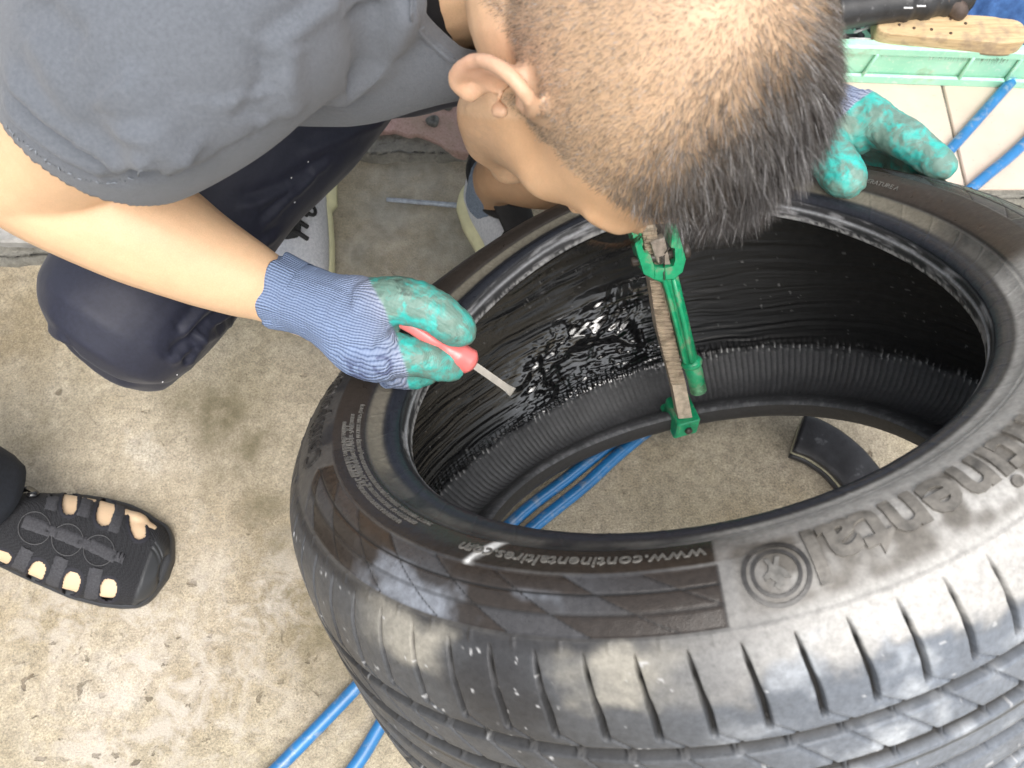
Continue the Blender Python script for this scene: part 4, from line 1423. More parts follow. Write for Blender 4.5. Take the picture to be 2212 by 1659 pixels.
# ribbed collar hanging open below the neck
cs = on_surface(sv, [(884, -60), (886, -5), (897, 50), (930, 102), (985, 140)], 50)
tail = np.array([cs[-1] * .5 + D(1050, 158, .575) * .5, D(1070, 158, .578), D(1130, 140, .590), D(1220, 60, .605), D(1260, -60, .605)])
cl_out = spline(np.vstack([cs[::7], tail]), 90)
inw = nrm(D(1120, -60, .585) - cl_out)
cl_in = cl_out + inw * np.interp(np.linspace(0, 1, 90), [0, .2, .5, 1], [.0150, .0150, .0140, .012])[:, None]
rows = []
for k, (a, h) in enumerate([(-.06, -.005), (-.10, .0020), (.04, .0052), (.16, .0016), (.28, .0046), (.42, .0018), (.9, .0030), (1.0, .0018), (1.0, -.003)]):
    rows.append(cl_out * (1 - a) + cl_in * a - A_F * h)
CV = np.stack(rows, 1).reshape(-1, 3)
m_c = MB(); m_c.add(CV, grid_faces(90, len(rows))); mesh('collar', CV, grid_faces(90, len(rows))[:, ::-1], M_SHIRT, MAN)

# trousers
tr = MB()
limb(tr, [(*HIPR, .125, 'w'), (640, 150, .925, .112), (480, 350, .880, .097), (365, 525, .860, .089), (262, 690, .835, .083), (235, 725, .835, .074)], 32)
limb(tr, [(235, 715, .840, .080), (330, 640, .880, .080), (440, 550, .930, .068), (530, 450, .985, .053), (606, 366, 1.035, .046)], 32)
limb(tr, [(*HIPL, .125, 'w'), (.06, .78, .37, .105, 'w'), (*LKNEE, .080, 'w')], 28)
limb(tr, [(*LKNEE, .080, 'w'), (1330, 225, .895, .074), (1270, 290, .935, .068)], 28)
limb(tr, [(-.14, .88, .30, .15, 'w'), (-.08, .88, .30, .15, 'w')], 28)
limb(tr, [(780, 40, .90, .10), (900, 56, .88, .088), (1060, 26, .86, .075)], 28)
tv, tf = remesh(tr, .0034, 10, .5); tf = np.asarray(tf)
tn = vnormals(tv, tf)
for line, amp, w, sk in [
        ([(545, 640), (470, 700), (400, 760), (360, 790)], .0055, .0065, .9), ([(520, 690), (460, 740), (400, 800)], .0050, .0060, .9), ([(480, 640), (430, 680), (385, 735)], .0040, .0060, .8),
        ([(620, 500), (560, 540), (500, 610)], .0030, .006, .8), ([(730, 335), (640, 400), (560, 440), (500, 450)], .0032, .006, .8), ([(690, 380), (620, 440), (560, 490)], .0030, .005, .8),
        ([(860, 250), (760, 290), (640, 340)], .0030, .008, .7), ([(90, 750), (110, 780), (160, 800)], .0045, .0065, .8), ([(70, 690), (100, 720), (150, 740)], .004, .007, .8), ([(120, 800), (150, 815), (200, 825)], .004, .006, .8)]:
    tv = fold(tv, tn, line, amp, w, sk)
tv = tv + tn * ((fbm(tv * 14, 3, 43) - .5) * .007)[:, None]
t = NT('trouser_cloth'); co = t.coord()
c = t.ramp(t.noise(260, 3, .6, co), [(.3, (.009, .011, .023)), (.7, (.015, .017, .034))])
t.set(c, .62, Sheen_Weight=.08, Sheen_Roughness=.4)
t.bump(t.noise(1600, 2, .6, co), .2, .0005)
M_TRS = t.m
trs = mesh('trousers', tv, tf, M_TRS, MAN)
mb = MB()
for u, w in ((628, 386), (641, 440), (386, 812), (352, 830), (665, 352)):
    L = on_surface(tv, [(u, w), (u + 3, w + 2)], 2)
    if len(L): mb.add(*ellipsoid(L[0], np.eye(3), (.0008, .0011, .0006), 8, 5))
if mb.v: tag(mb.build('lint', simple('lint_white', (.6, .6, .6), .9), trs), kind='stuff')
# ------------------------------------------------------------------ gloves
t = NT('glove'); co = t.coord()
wet = t.attr('coat', 'Fac')
uvn = t.n('ShaderNodeUVMap'); sp = t.n('ShaderNodeSeparateXYZ'); t.l(uvn.outputs[0], sp.inputs[0])
wob = t.math('MULTIPLY', t.math('SUBTRACT', t.noise(28, 3, .6, co), .5), .009)
ribs = t.math('SINE', t.math('MULTIPLY', t.math('ADD', sp.outputs[1], wob), math.pi / .0029))
loops = t.math('SINE', t.math('MULTIPLY', sp.outputs[0], 2 * math.pi / .0027))
knit = t.math('ADD', t.math('MULTIPLY', t.math('ABSOLUTE', ribs), .8), t.math('MULTIPLY', loops, .10))
kc = t.ramp(knit, [(.05, (.080, .118, .215)), (.50, (.155, .215, .350)), (1.0, (.215, .28, .42))])
kc = t.mix(1.0, kc, t.attr('tint'), 'MULTIPLY')
d1 = t.noise(55, 5, .65, co, .5); d2 = t.noise(24, 4, .6, co, .4)
cc = t.ramp(t.noise(60, 4, .6, co), [(.3, (.030, .36, .32)), (.7, (.06, .52, .46))])
cc = t.mix(t.ramp(d1, [(.40, 0), (.56, .85)]), cc, (.15, .20, .165))
cc = t.mix(t.ramp(d2, [(.52, 0), (.70, .55)]), cc, (.26, .33, .27))
cc = t.mix(t.ramp(t.noise(38, 5, .7, co, .9), [(.60, 0), (.70, .7)]), cc, (.045, .055, .048))
t.set(t.mix(wet, kc, cc), t.math('SUBTRACT', .85, t.math('MULTIPLY', wet, .42)))
fineb = t.noise(700, 3, .6, co)
hh = t.math('ADD', t.math('MULTIPLY', t.math('SUBTRACT', 1.0, wet), knit), t.math('MULTIPLY', t.math('MULTIPLY', wet, .35), t.math('ADD', fineb, t.math('MULTIPLY', knit, .35))))
t.bump(hh, .75, .0013)
M_GLV = t.m


def glove(rows, split_at, split_dir, axis, curve=0.0, marks=None, voxel=.0016):
    g = MB()
    for q in rows: limb(g, q, 18)
    v, f = remesh(g, voxel, 5, .5); f = np.asarray(f)
    n = vnormals(v, f)
    v = v + n * ((fbm(v * 55, 3, 91) - .5) * .0026 + (np.abs(fbm(v * 120, 2, 96) - .5) - .12) * -.0030)[:, None]
    x = (v - split_at) @ split_dir
    axis = nrm(axis); ac = nrm(np.cross(axis, -A_F)); an = np.cross(axis, ac)
    al = (v - split_at) @ axis; y = (v - split_at) @ ac
    x = x + curve * y ** 2 * 10 + (fbm(v * 70, 2, 14) - .5) * .004
    coat = sstep(-.0012, .0012, x)
    # the stretched zone next to the coating is paler
    pale = np.exp(-np.clip(-x, 0, 1) / .014)[:, None]
    tint = np.ones((len(v), 3)) * (1 - pale * .55) + np.array([2.3, 1.75, 1.35]) * pale * .55
    tint *= (.85 + .3 * fbm(v * 30, 3, 5)[:, None])
    if marks is not None: tint = marks(v, tint)
    ang = np.arctan2((v - split_at) @ an + .0, y)
    uv = np.stack([al, np.where(np.abs(y) < 1, ang * .038, 0)], -1)
    return v, f, uv, coat, tint


def rmarks(v, tint):
    c = D(831, 790, .70); d = v - c
    a = np.stack([d @ A_R, d @ A_U], -1); r = np.linalg.norm(a, axis=1)
    ring = np.exp(-((r - .0068) / .0014) ** 2) * (np.degrees(np.arctan2(a[:, 1], a[:, 0])) < 130) * (np.linalg.norm(d, axis=1) < .03)
    c2 = D(775, 790, .70); d2 = np.linalg.norm((v - c2) * [1, 1, 1], axis=1)
    sm = np.exp(-(d2 / .016) ** 4) * sstep(.48, .58, fbm(v * 130, 3, 44))
    k = np.clip(np.maximum(ring, sm), 0, 1)[:, None] * .75
    return tint * (1 - k) + np.array([.25, .22, .35]) * k


R_ROWS = [
    [(575, 617, .722, .0275), (640, 642, .716, .0290), (700, 664, .712, .0300), (770, 695, .708, .0320), (830, 716, .706, .0290)],
    [(600, 612, .722, .0240), (640, 622, .718, .0220), (700, 641, .712, .0212), (800, 660, .704, .0235), (855, 667, .700, .0215)],
    [(600, 655, .722, .0230), (640, 668, .716, .0205), (700, 697, .712, .0200), (790, 756, .708, .0252), (850, 769, .706, .0218)],
    [(790, 664, .694, .0215), (860, 650, .684, .0200), (922, 664, .680, .0182), (972, 697, .684, .0165), (1001, 720, .690, .0135), (1012, 730, .693, .0080)],
    [(850, 766, .706, .0195), (905, 773, .706, .0165), (955, 790, .713, .0138), (988, 797, .724, .0100)],
    [(845, 790, .726, .0180), (905, 800, .738, .0155), (930, 776, .748, .0135), (888, 742, .748, .0115)],
    [(835, 800, .742, .0165), (890, 806, .756, .0145), (910, 782, .766, .0125), (868, 746, .763, .0110)],
    [(815, 795, .756, .0140), (865, 806, .768, .0120), (882, 786, .776, .0105)],
]
v, f, uv, coat, tint = glove(R_ROWS, D(848, 700, .700), nrm(cv(.93, .36, -.05)), D(850, 720, .70) - D(590, 622, .72), .35, rmarks)
gl = mesh('glove', v, f, M_GLV, MAN, True, uv, {'coat': coat, 'tint': tint})
tag(gl, 'blue knit glove dipped in teal rubber, closed on the scraper')
# ruffled cuff edge
def cuff(c, axis, r0, r1, ln, parent, seed, tilt=0.0):
    axis = nrm(axis); a_ = nrm(np.cross(axis, -A_F)); b_ = np.cross(axis, a_)
    na, nl = 72, 14
    V = []; ph = np.linspace(0, 2 * np.pi, na, endpoint=False); uv_ = []
    for i in range(na):
        ruf = .0011 * math.sin(ph[i] * 6 + seed) + .0005 * math.sin(ph[i] * 11 + 1)
        for k in range(nl):
            tt = k / (nl - 1)
            rr = r0 + (r1 - r0) * tt ** 1.5 + ruf * (.4 + .6 * tt)
            if k == nl - 1: rr -= .0022
            V.append(c + (a_ * math.cos(ph[i]) + b_ * math.sin(ph[i])) * rr - axis * (ln * (tt if k < nl - 1 else tt - .06) + ruf * tt))
            uv_.append((ln * tt, ph[i] * .036))
    V = np.array(V)
    return mesh('cuff', V, grid_faces(na, nl, wrap_u=True), M_GLV, parent, True, np.array(uv_), {'coat': np.zeros(len(V)), 'tint': np.ones((len(V), 3))})
cuff(D(648, 643, .716), D(700, 664, .712) - D(575, 615, .722), .0295, .0318, .0235, gl, 1)

L_ROWS = [
    [(1735, 222, .868, .030), (1790, 245, .855, .0310), (1840, 262, .843, .0300), (1885, 280, .832, .0260)],
    [(1760, 262, .862, .0270), (1775, 292, .845, .0245), (1792, 336, .822, .0228), (1822, 378, .808, .0215), (1838, 397, .802, .0185), (1850, 412, .799, .0110)],
    [(1850, 250, .840, .0270), (1880, 262, .828, .0235), (1925, 284, .813, .0195), (1955, 300, .803, .0188), (1990, 325, .796, .0168), (2036, 360, .783, .0146), (2053, 373, .779, .0085)],
    [(1870, 268, .850, .0220), (1935, 300, .845, .0180), (1985, 345, .830, .0160), (2016, 374, .818, .0130)],
    [(1860, 280, .866, .0210), (1918, 320, .866, .0170), (1962, 362, .850, .0150)],
    [(1840, 285, .880, .0190), (1890, 330, .880, .0150), (1930, 365, .866, .0130)],
]
v, f, uv, coat, tint = glove(L_ROWS, D(1800, 268, .83), nrm(cv(.62, -.78, .1)), D(1885, 280, .832) - D(1735, 222, .868), 0)
gl2 = mesh('glove', v, f, M_GLV, MAN, True, uv, {'coat': coat, 'tint': tint})
tag(gl2, 'teal coated glove gripping the far rim of the tyre')

# ------------------------------------------------------------------ white knit sneakers
M_SOLE = gloss('cream_sole', (.66, .64, .40), .5, .1, 40, 0, .15)
t = NT('white_knit'); co = t.coord()
t.set(t.ramp(t.noise(300, 3, .6, co), [(.3, (.50, .52, .56)), (.7, (.70, .71, .74))]), .85)
t.bump(t.voro(750, co), .5, .0012); M_WKNIT = t.m
M_BLK = gloss('black_webbing', (.014, .014, .015), .7, .3, 200, 0, .4)
M_SOCK = gloss('sock_blue', (.20, .25, .33), .9, .35, 300, 0, .5)
M_TAN = gloss('tan_lining', (.36, .27, .18), .85, .3, 250, 0, .4)
M_REDT = gloss('red_tab', (.55, .02, .025), .6, .1)


def sneaker(heel, toe, label, lift=0.0, side=1):
    heel = np.asarray(heel, float); toe = np.asarray(toe, float)
    Lh = np.linalg.norm(toe - heel); fx = (toe - heel) / Lh
    sy = nrm(np.cross(np.array([0, 0, 1.0]), fx)); up = np.cross(fx, sy)
    q = lambda t_, y, z: heel + fx * t_ * Lh + sy * y * side + up * z
    hw = lambda t_: np.interp(t_, [0, .03, .08, .2, .4, .58, .74, .86, .94, .985, 1], [.004, .020, .031, .037, .037, .044, .0475, .041, .029, .014, .004])
    off = lambda t_: np.interp(t_, [0, .4, .7, 1], [0, .003, .0, -.006])
    ts = np.r_[np.linspace(0, .1, 8), np.linspace(.13, .88, 26), np.linspace(.9, 1, 9)]
    S_ = thing_part = None
    # sole: flared, with a rounded edge
    lev = [(-.004, 0.0), (0.0, .004), (.004, .012), (.0035, .020), (.0, .026), (-.006, .0275)]
    V = []
    for t_ in ts:
        ring = [(-1, d, z) for d, z in lev] + [(1, d, z) for d, z in lev[::-1]]
        for s_, d, z in ring:
            toe_up = .012 * sstep(.8, 1, t_) + .004 * sstep(.1, 0, t_)
            V.append(q(t_ + (d * .5 if t_ < .05 else 0) * -4 * (t_ < .02) + (d * 3.5 if t_ > .99 else 0), off(t_) + s_ * max(.002, hw(t_) + d + max(0, d) * 1.8 * (t_ < .4)), z * (1 + .25 * (t_ < .35)) + toe_up))
    n = len(ts); k = 12
    F = [tuple(x) for x in grid_faces(n, k, wrap_v=True)] + [tuple(range(k - 1, -1, -1)), tuple(range((n - 1) * k, n * k))]
    m = MB(); m.add(V, F)
    sole = flip_out(m)
    # upper: arched shell, open at the ankle
    hh = lambda t_: np.interp(t_, [0, .04, .12, .3, .42, .55, .7, .85, .95, 1], [.050, .066, .072, .068, .074, .068, .052, .042, .030, .016])
    na = 21; ts2 = np.r_[np.linspace(.012, .1, 8), np.linspace(.13, .88, 26), np.linspace(.9, .985, 7)]
    V = []; fc = []
    for t_ in ts2:
        for a in np.linspace(0, np.pi, na):
            w_ = hw(t_) - .001
            V.append(q(t_, off(t_) + math.cos(a) * w_ * (1 if abs(math.cos(a)) > .3 else 1), .022 + max(0, math.sin(a)) ** .75 * (hh(t_))))
    V = np.array(V)
    gf = grid_faces(len(ts2), na)
    cent = []
    for fq in gf:
        i0 = fq[0] // na; j0 = fq[0] % na
        cent.append((ts2[i0], np.linspace(0, np.pi, na)[j0] + .075))
    cent = np.array(cent)
    hole = (cent[:, 0] > .045) & (cent[:, 0] < .40) & (np.sin(cent[:, 1]) > .80 + .16 * np.abs(cent[:, 0] - .22) / .2)
    return q, hw, off, hh, sole, V, gf[~hole]


def put_sneaker(heel, toe, label, side=1):
    q, hw, off, hh, sole, V, F = sneaker(heel, toe, label, 0, side)
    m = MB(); m.add(V, F)
    up_ = flip_out(m).build('shoe', M_WKNIT, MAN); tag(up_, label)
    md = up_.modifiers.new('thickness', 'SOLIDIFY'); md.thickness = .002; md.offset = -1
    sole.build('sole', M_SOLE, up_)
    # padded black collar round the ankle opening
    pts = []
    for a in np.linspace(0, 2 * np.pi, 40, endpoint=False):
        t_ = .225 + .185 * math.cos(a); y = math.sin(a) * .0265
        pts.append(q(t_, off(t_) + y, .022 + hh(t_) * .93 + .004 + .010 * math.cos(a) ** 2))
    pts.append(pts[0]); pts.append(pts[1])
    m = MB(); m.tube(np.array(pts), .0058, 10, False); m.build('ankle_collar', M_BLK, up_)
    # heel pull tab
    m = MB(); P = np.array([q(-.006, off(0), .045), q(-.012, off(0), .066), q(-.004, off(0), .088), q(.03, off(0), .092)])
    m.tube(spline(P, 12), .0085, 8, True, (q(0, 0, 0) - q(.1, 0, 0), .22)); m.build('pull_tab', M_BLK, up_)
    # tongue with red marks
    m = MB(); P = np.array([q(.66, off(.6), .022 + hh(.66) + .001), q(.55, off(.5), .022 + hh(.55) + .003), q(.44, off(.4), .026 + hh(.44) + .006), q(.37, off(.4), .024 + hh(.4) + .022)])
    m.tube(spline(P, 16), np.linspace(.018, .023, 16), 14, True, (q(0, 0, 1) - q(0, 0, 0), .22)); tg = m.build('tongue', M_BLK, up_)
    for y in (-.008, .010):
        m = MB(); m.box(q(.47, off(.45) + y, .022 + hh(.47) + .0085), (.008, .006, .002), None, .0006); m.build('red_tab', M_REDT, tg)
    # laces
    for k_, t_ in enumerate(np.linspace(.46, .66, 5)):
        P = [q(t_ + .012, off(t_) - .026, .020 + hh(t_) * .93), q(t_, off(t_) - .012, .026 + hh(t_) + .003), q(t_ - .004, off(t_) + .010, .026 + hh(t_) + .003), q(t_ + .012, off(t_) + .026, .020 + hh(t_) * .93)]
        m = MB(); m.tube(spline(np.array(P), 18), .0031, 8, True); m.build('lace', M_BLK, up_)
    for s_ in (-1, 1):
        P = [q(.46, off(.46), .030 + hh(.46)), q(.50, off(.5) + s_ * .020, .032 + hh(.5)), q(.54, off(.5) + s_ * .034, .024 + hh(.5) * .8), q(.58, off(.5) + s_ * .030, .026 + hh(.55) * .9), q(.52, off(.5) + s_ * .008, .032 + hh(.52))]
        m = MB(); m.tube(spline(np.array(P), 26), .0025, 8, True); m.build('lace', M_BLK, up_)
    return up_, q, hw, off, hh


ground_at = lambda u, v: W(u, v, 0.0)
put_sneaker(*SHOE_R, 'white knit sneaker with black laces and cream sole under the trouser hem')
put_sneaker(*SHOE_L, 'white knit sneaker with black pull tab, its toe under the tyre')
# socks
for PX in (PR, PL):
    m = MB(); m.tube(spline(np.array([PX(.20, .062), PX(.225, .095), PX(.25, .122)]), 10), np.linspace(.0365, .0345, 10), 26, True); m.build('sock', M_SOCK, MAN)
# ------------------------------------------------------------------ the second person: one foot in a black woven shoe
P2 = thing('person', 'bystander of whom only a foot in a black cut-out shoe shows at left', 'person', tuple(W(60, 1150, 0)))
FT = W(373, 1217, 0); fbx = nrm(W(0, 1138, 0) - FT); fby = nrm(np.cross(np.array([0, 0, 1.0]), fbx))
# local x runs from toe to heel, y to the picture bottom side
if fby @ np.array([0, -1.0, 0]) < 0: fby = -fby


def fl(u, v, z=.055):
    p = W(u, v, z) - FT
    return p @ fbx, p @ fby


up_y = np.interp
edge_t = [fl(u, v, .035) for u, v in ((367, 1200), (366, 1180), (354, 1150), (335, 1127), (300, 1100), (262, 1082), (215, 1070), (165, 1062), (110, 1062), (60, 1066), (0, 1072))]
edge_b = [fl(u, v, .015) for u, v in ((367, 1215), (365, 1235), (353, 1262), (334, 1286), (300, 1305), (262, 1310), (215, 1305), (150, 1288), (90, 1262), (40, 1240), (0, 1220))]
xt = np.array([p[0] for p in edge_t]); yt = np.array([p[1] for p in edge_t]); xb = np.array([p[0] for p in edge_b]); yb = np.array([p[1] for p in edge_b])
xt[0] = xb[0] = 0; yt[0] = yb[0] = 0.0
xt = np.maximum.accumulate(np.maximum(xt, 0)) + np.arange(len(xt)) * 1e-5; xb = np.maximum.accumulate(np.maximum(xb, 0)) + np.arange(len(xb)) * 1e-5
LX = .285
ylo = lambda x: np.interp(x, np.r_[xt, .24, .272, LX], np.r_[yt, yt[-1] + .008, yt[-1] + .026, (yt[-1] + yb[-1]) / 2])
yhi = lambda x: np.interp(x, np.r_[xb, .24, .272, LX], np.r_[yb, yb[-1] - .006, yb[-1] - .022, (yt[-1] + yb[-1]) / 2])
_yl, _yh = ylo, yhi
round_ = lambda x: np.sqrt(np.clip(1 - (1 - np.clip((x + .0004) / .030, 0, 1)) ** 2, 0, 1)) ** .8
ymid = lambda x: (_yl(np.maximum(x, .030)) + _yh(np.maximum(x, .030))) / 2
ylo = lambda x: ymid(x) + (np.minimum(_yl(x), _yl(.004)) * 0 + _yl(np.maximum(x, .030)) - ymid(x)) * round_(x) if x < .030 else _yl(x)
yhi = lambda x: ymid(x) + (_yh(np.maximum(x, .030)) - ymid(x)) * round_(x) if x < .030 else _yh(x)
ft_h = lambda x: np.interp(x, [0, .012, .04, .09, .14, .18, .22, .285], [.030, .043, .052, .064, .080, .090, .092, .086])
fw = lambda x, y, z: FT + fbx * x + fby * y + np.array([0, 0, z])
xs = np.r_[np.linspace(.0005, .02, 12), np.arange(.0215, LX - .001, .0013)]
ss = np.linspace(-1, 1, 100)
V = []; UVp = []
for x in xs:
    a, b = ylo(x), yhi(x)
    for s_ in ss:
        y = (a + b) / 2 + (b - a) / 2 * s_ * .985
        V.append(fw(x, y, .016 + (ft_h(x) - .016) * max(0.0, 1 - abs(s_) ** 3.4) ** .56)); UVp.append((x, s_))
V = np.array(V); gf = grid_faces(len(xs), len(ss))
px_, _ = proj2(V)
# cut-outs, located on the upper
def blob(u0, v0, ru, rv, ang=0.0, p=2.6):
    c, s = math.cos(R(ang)), math.sin(R(ang))
    du, dv = px_[:, 0] - u0, px_[:, 1] - v0
    return (np.abs((du * c + dv * s) / ru) ** p + np.abs((-du * s + dv * c) / rv) ** p)
cuts = [(151, 1084, 19, 30, 6), (228, 1105, 21, 33, 14), (297, 1137, 18, 31, -14), (3, 1204, 24, 17, 20), (78, 1238, 21, 28, 24), (154, 1262, 21, 29, 12), (234, 1274, 20, 25, 6)]
hm = np.minimum.reduce([blob(*c) for c in cuts])
hole = (hm[gf] < 1).all(1)
x_all = np.array([p[0] for p in UVp]); s_all = np.array([p[1] for p in UVp])
ank = ((px_[:, 0] - 10) / 40) ** 2 + ((px_[:, 1] - 1062) / 45) ** 2
open_ = (x_all[gf] > .20).all(1) & (np.abs(s_all[gf]) < .62).all(1)
t = NT('woven_black'); co = t.coord()
cap = t.attr('cap', 'Fac'); rim = t.attr('rim', 'Fac')
wv = t.voro(620, co, rnd=.25)
c = t.ramp(wv, [(.1, (.024, .025, .029)), (.6, (.004, .004, .006))])
c = t.mix(rim, c, (.010, .010, .016)); c = t.mix(cap, c, (.030, .032, .035))
t.set(c, t.math('SUBTRACT', .78, t.math('MULTIPLY', cap, .36)))
t.bump(t.math('MULTIPLY', wv, t.math('SUBTRACT', 1.0, t.math('MAXIMUM', cap, rim))), .8, .0015)
M_WOV = t.m
du = px_[:, 0] - (322 - (px_[:, 1] - 1200) * .36)
cap_ = sstep(-2, 3, du) * sstep(1150, 1185, px_[:, 1] - (px_[:, 0] - 340) * .9)
rim_ = sstep(1.9, 1.5, hm)
nV = vnormals(V, gf)
if nV[len(V) // 2][2] < 0: gf = gf[:, ::-1]; nV = -nV
V2 = V + nV * (rim_ * .0010 + cap_ * .0016)[:, None]
ridg = np.maximum(np.exp(-((np.hypot((px_[:, 0] - 300) / 1.0, (px_[:, 1] - 1235) * .72) - 46) / 2.2) ** 2), np.exp(-((np.hypot(px_[:, 0] - 296, (px_[:, 1] - 1232) * .72) - 56) / 2.0) ** 2)) * cap_
V2 = V2 + nV * (ridg * -.0012)[:, None]
upp = mesh('shoe', V2, gf[~(hole | open_)], M_WOV, P2, True, None, {'cap': cap_, 'rim': rim_})
tag(upp, 'black woven shoe with oval cut-outs and rubber toe cap')
md = upp.modifiers.new('thickness', 'SOLIDIFY'); md.thickness = .0016; md.offset = -1
# sole
m = MB(); Vs = []
xs3 = np.r_[np.linspace(.0, .02, 9), np.linspace(.028, .26, 30), np.linspace(.266, LX, 8)]
lev = [(-.003, 0.0), (.001, .003), (.0025, .010), (.0015, .017), (-.004, .019)]
for x in xs3:
    a, b = ylo(x), yhi(x)
    ring = [(a - d, z) for d, z in lev] + [(b + d, z) for d, z in lev[::-1]]
    if b - a < .006: ring = [((a + b) / 2 + (y - (a + b) / 2), z) for y, z in ring]
    Vs += [fw(x - (.0025 if x < .001 else 0), y, z) for y, z in ring]
k = len(lev) * 2
F = [tuple(q) for q in grid_faces(len(xs3), k, wrap_v=True)] + [tuple(range(k - 1, -1, -1)), tuple(range((len(xs3) - 1) * k, len(xs3) * k))]
m.add(Vs, F); flip_out(m).build('sole', gloss('sole_rubber', (.030, .032, .036), .5, .2, 80, 0, .3), upp)
# woven roundels and sewn webbing straps lying on the upper
def on_upper(u, v, lift):
    d2 = (px_[:, 0] - u) ** 2 + (px_[:, 1] - v) ** 2
    i = d2.argmin(); return V2[i] + nV[i] * lift
M_THR = gloss('grey_piping', (.055, .055, .058), .5, .3, 100)
for u, v, r_ in ((75, 1141, 36), (146, 1166, 35), (214, 1189, 34)):
    L = np.array([on_upper(u + r_ * math.cos(a), v + r_ * math.sin(a), .0008) for a in np.linspace(0, 2 * np.pi, 40)])
    L = np.array([L[(np.arange(i - 2, i + 3)) % 39].mean(0) for i in range(40)])
    m = MB(); m.tube(L, .00055, 6, False); m.build('roundel_piping', M_THR, upp)


def strap2(c0, c1, w0):
    n = 14; rows = []
    c0 = np.array(c0, float); c1 = np.array(c1, float); d = (c1 - c0) / np.linalg.norm(c1 - c0); p = np.array([-d[1], d[0]])
    for i in range(n):
        c = c0 + (c1 - c0) * i / (n - 1)
        for s_ in np.linspace(-1, 1, 7):
            rows.append(on_upper(*(c + p * w0 * s_), .0016 if abs(s_) < .99 else .0002))
    m = MB(); m.add(rows, grid_faces(n, 7)); flip_out(m).build('strap', M_WEB, upp)


t = NT('webbing'); co = t.coord()
t.set(t.ramp(t.noise(500, 3, .6, co), [(.3, (.022, .022, .026)), (.7, (.050, .050, .056))]), .8); t.bump(t.noise(1200, 2, .5, co), .4, .0008); M_WEB = t.m
for a, b, w in (((52, 1126), (108, 1146), 15), ((122, 1150), (178, 1172), 14), ((194, 1176), (250, 1204), 14), ((100, 1140), (126, 1153), 12), ((170, 1166), (196, 1180), 12), ((244, 1198), (268, 1208), 12),
                ((116, 1072), (108, 1104), 13), ((190, 1080), (178, 1118), 13), ((262, 1096), (244, 1150), 12), ((60, 1186), (40, 1228), 15), ((135, 1205), (112, 1262), 15), ((208, 1228), (196, 1292), 15)):
    strap2(a, b, w)
# glossy buckle beside the ankle
m = MB(); m.tube(spline(np.array([on_upper(42, 1046, .002), on_upper(60, 1052, .005), on_upper(78, 1072, .003), on_upper(60, 1074, .002)]), 16), .0036, 8, True)
m.build('buckle', gloss('buckle_plastic', (.012, .012, .013), .2, .2, 60, .4), upp)
# the foot and leg inside
m = MB()
for i, x in enumerate(np.linspace(.03, .27, 10)):
    pass
Pf = np.array([fw(x, (ylo(x) + yhi(x)) / 2, .018 + (ft_h(x) - .018) * .42) for x in np.linspace(.022, .262, 14)])
wf = np.array([(yhi(x) - ylo(x)) / 2 - .0056 for x in np.linspace(.022, .262, 14)])
kz = np.array([((ft_h(x) - .018) * .50) / ((yhi(x) - ylo(x)) / 2 - .0056) for x in np.linspace(.022, .262, 14)])
m.tube(Pf, wf, 26, True, (np.array([0, 0, 1.0]), kz))
for u, v, r_ in ((290, 1122, .0095), (298, 1148, .0120)):
    c = W(u, v, .033); m.add(*ellipsoid(c, np.array([fbx, fby, [0, 0, 1.0]]), (.018, r_, .012), 14, 9))
ax0 = fw(.235, (ylo(.235) + yhi(.235)) / 2, .06)
m.tube(spline(np.array([ax0, ax0 + [-.01, .0, .08], ax0 + [-.03, .01, .22], ax0 + [-.05, .02, .42]]), 14), np.linspace(.037, .055, 14), 22, True)
v, f = remesh(m, .0024, 4, .5)
mesh('body', v, f, M_SKIN, P2, True, None, {'tint': np.tile(np.array([.58, .42, .27]), (len(v), 1)) * (.92 + .16 * fbm(v * 60, 3, 3)[:, None])})
# dark trouser leg
c0 = W(-62, 1050, .105)
P = spline(np.array([c0 + [0, 0, -.02], c0 + [-.012, .002, .06], c0 + [-.04, .01, .2], c0 + [-.06, .02, .42]]), 30)
m = MB(); m.tube(P, np.linspace(.0520, .072, 30), 40, True)
v = np.array(m.v); v = v + (fbm(v * 22, 3, 8)[:, None] - .5) * .012
mesh('trouser_leg', v, m.f, gloss('dark_blue_cloth', (.010, .013, .020), .85, .3, 300, 0, .3), P2)
# ------------------------------------------------------------------ tool tray and what lies in it
M_PLA = NT('mint_plastic'); t = M_PLA; co = t.coord()
c = t.ramp(t.noise(14, 4, .6, co), [(.3, (.28, .64, .46)), (.7, (.42, .76, .57))])
c = t.mix(t.ramp(t.noise(120, 4, .7, co, .8), [(.56, 0), (.66, .7)]), c, (.60, .75, .62))
c = t.mix(t.ramp(t.noise(26, 4, .6, co), [(.60, 0), (.72, .4)]), c, (.26, .27, .14))
t.set(c, .38, Subsurface_Weight=.1, Subsurface_Scale=.01); M_MINT = t.m
CY = .896; CX0, CX1 = .34, .86; CH = .092
TRAY = thing('tool_tray', 'long mint green plastic tray full of tools standing on the tiles', 'tray', (.60, CY + .12, PZ))
def wall(mb, p0, p1, z0, z1, lean, thk):
    p0 = np.array(p0); p1 = np.array(p1); d = nrm(p1 - p0); n = np.array([d[1], -d[0]])
    P = []
    for p in (p0, p1):
        for z, o in ((z0, 0), (z1, lean), (z1, lean - thk), (z0, -thk)):
            q = p + n * o; P.append((q[0], q[1], z))
    mb.add(P, [(0, 1, 5, 4), (1, 2, 6, 5), (2, 3, 7, 6), (3, 0, 4, 7), (0, 3, 2, 1), (4, 5, 6, 7)])
skew = lambda x: CY - (x - .48) * .045
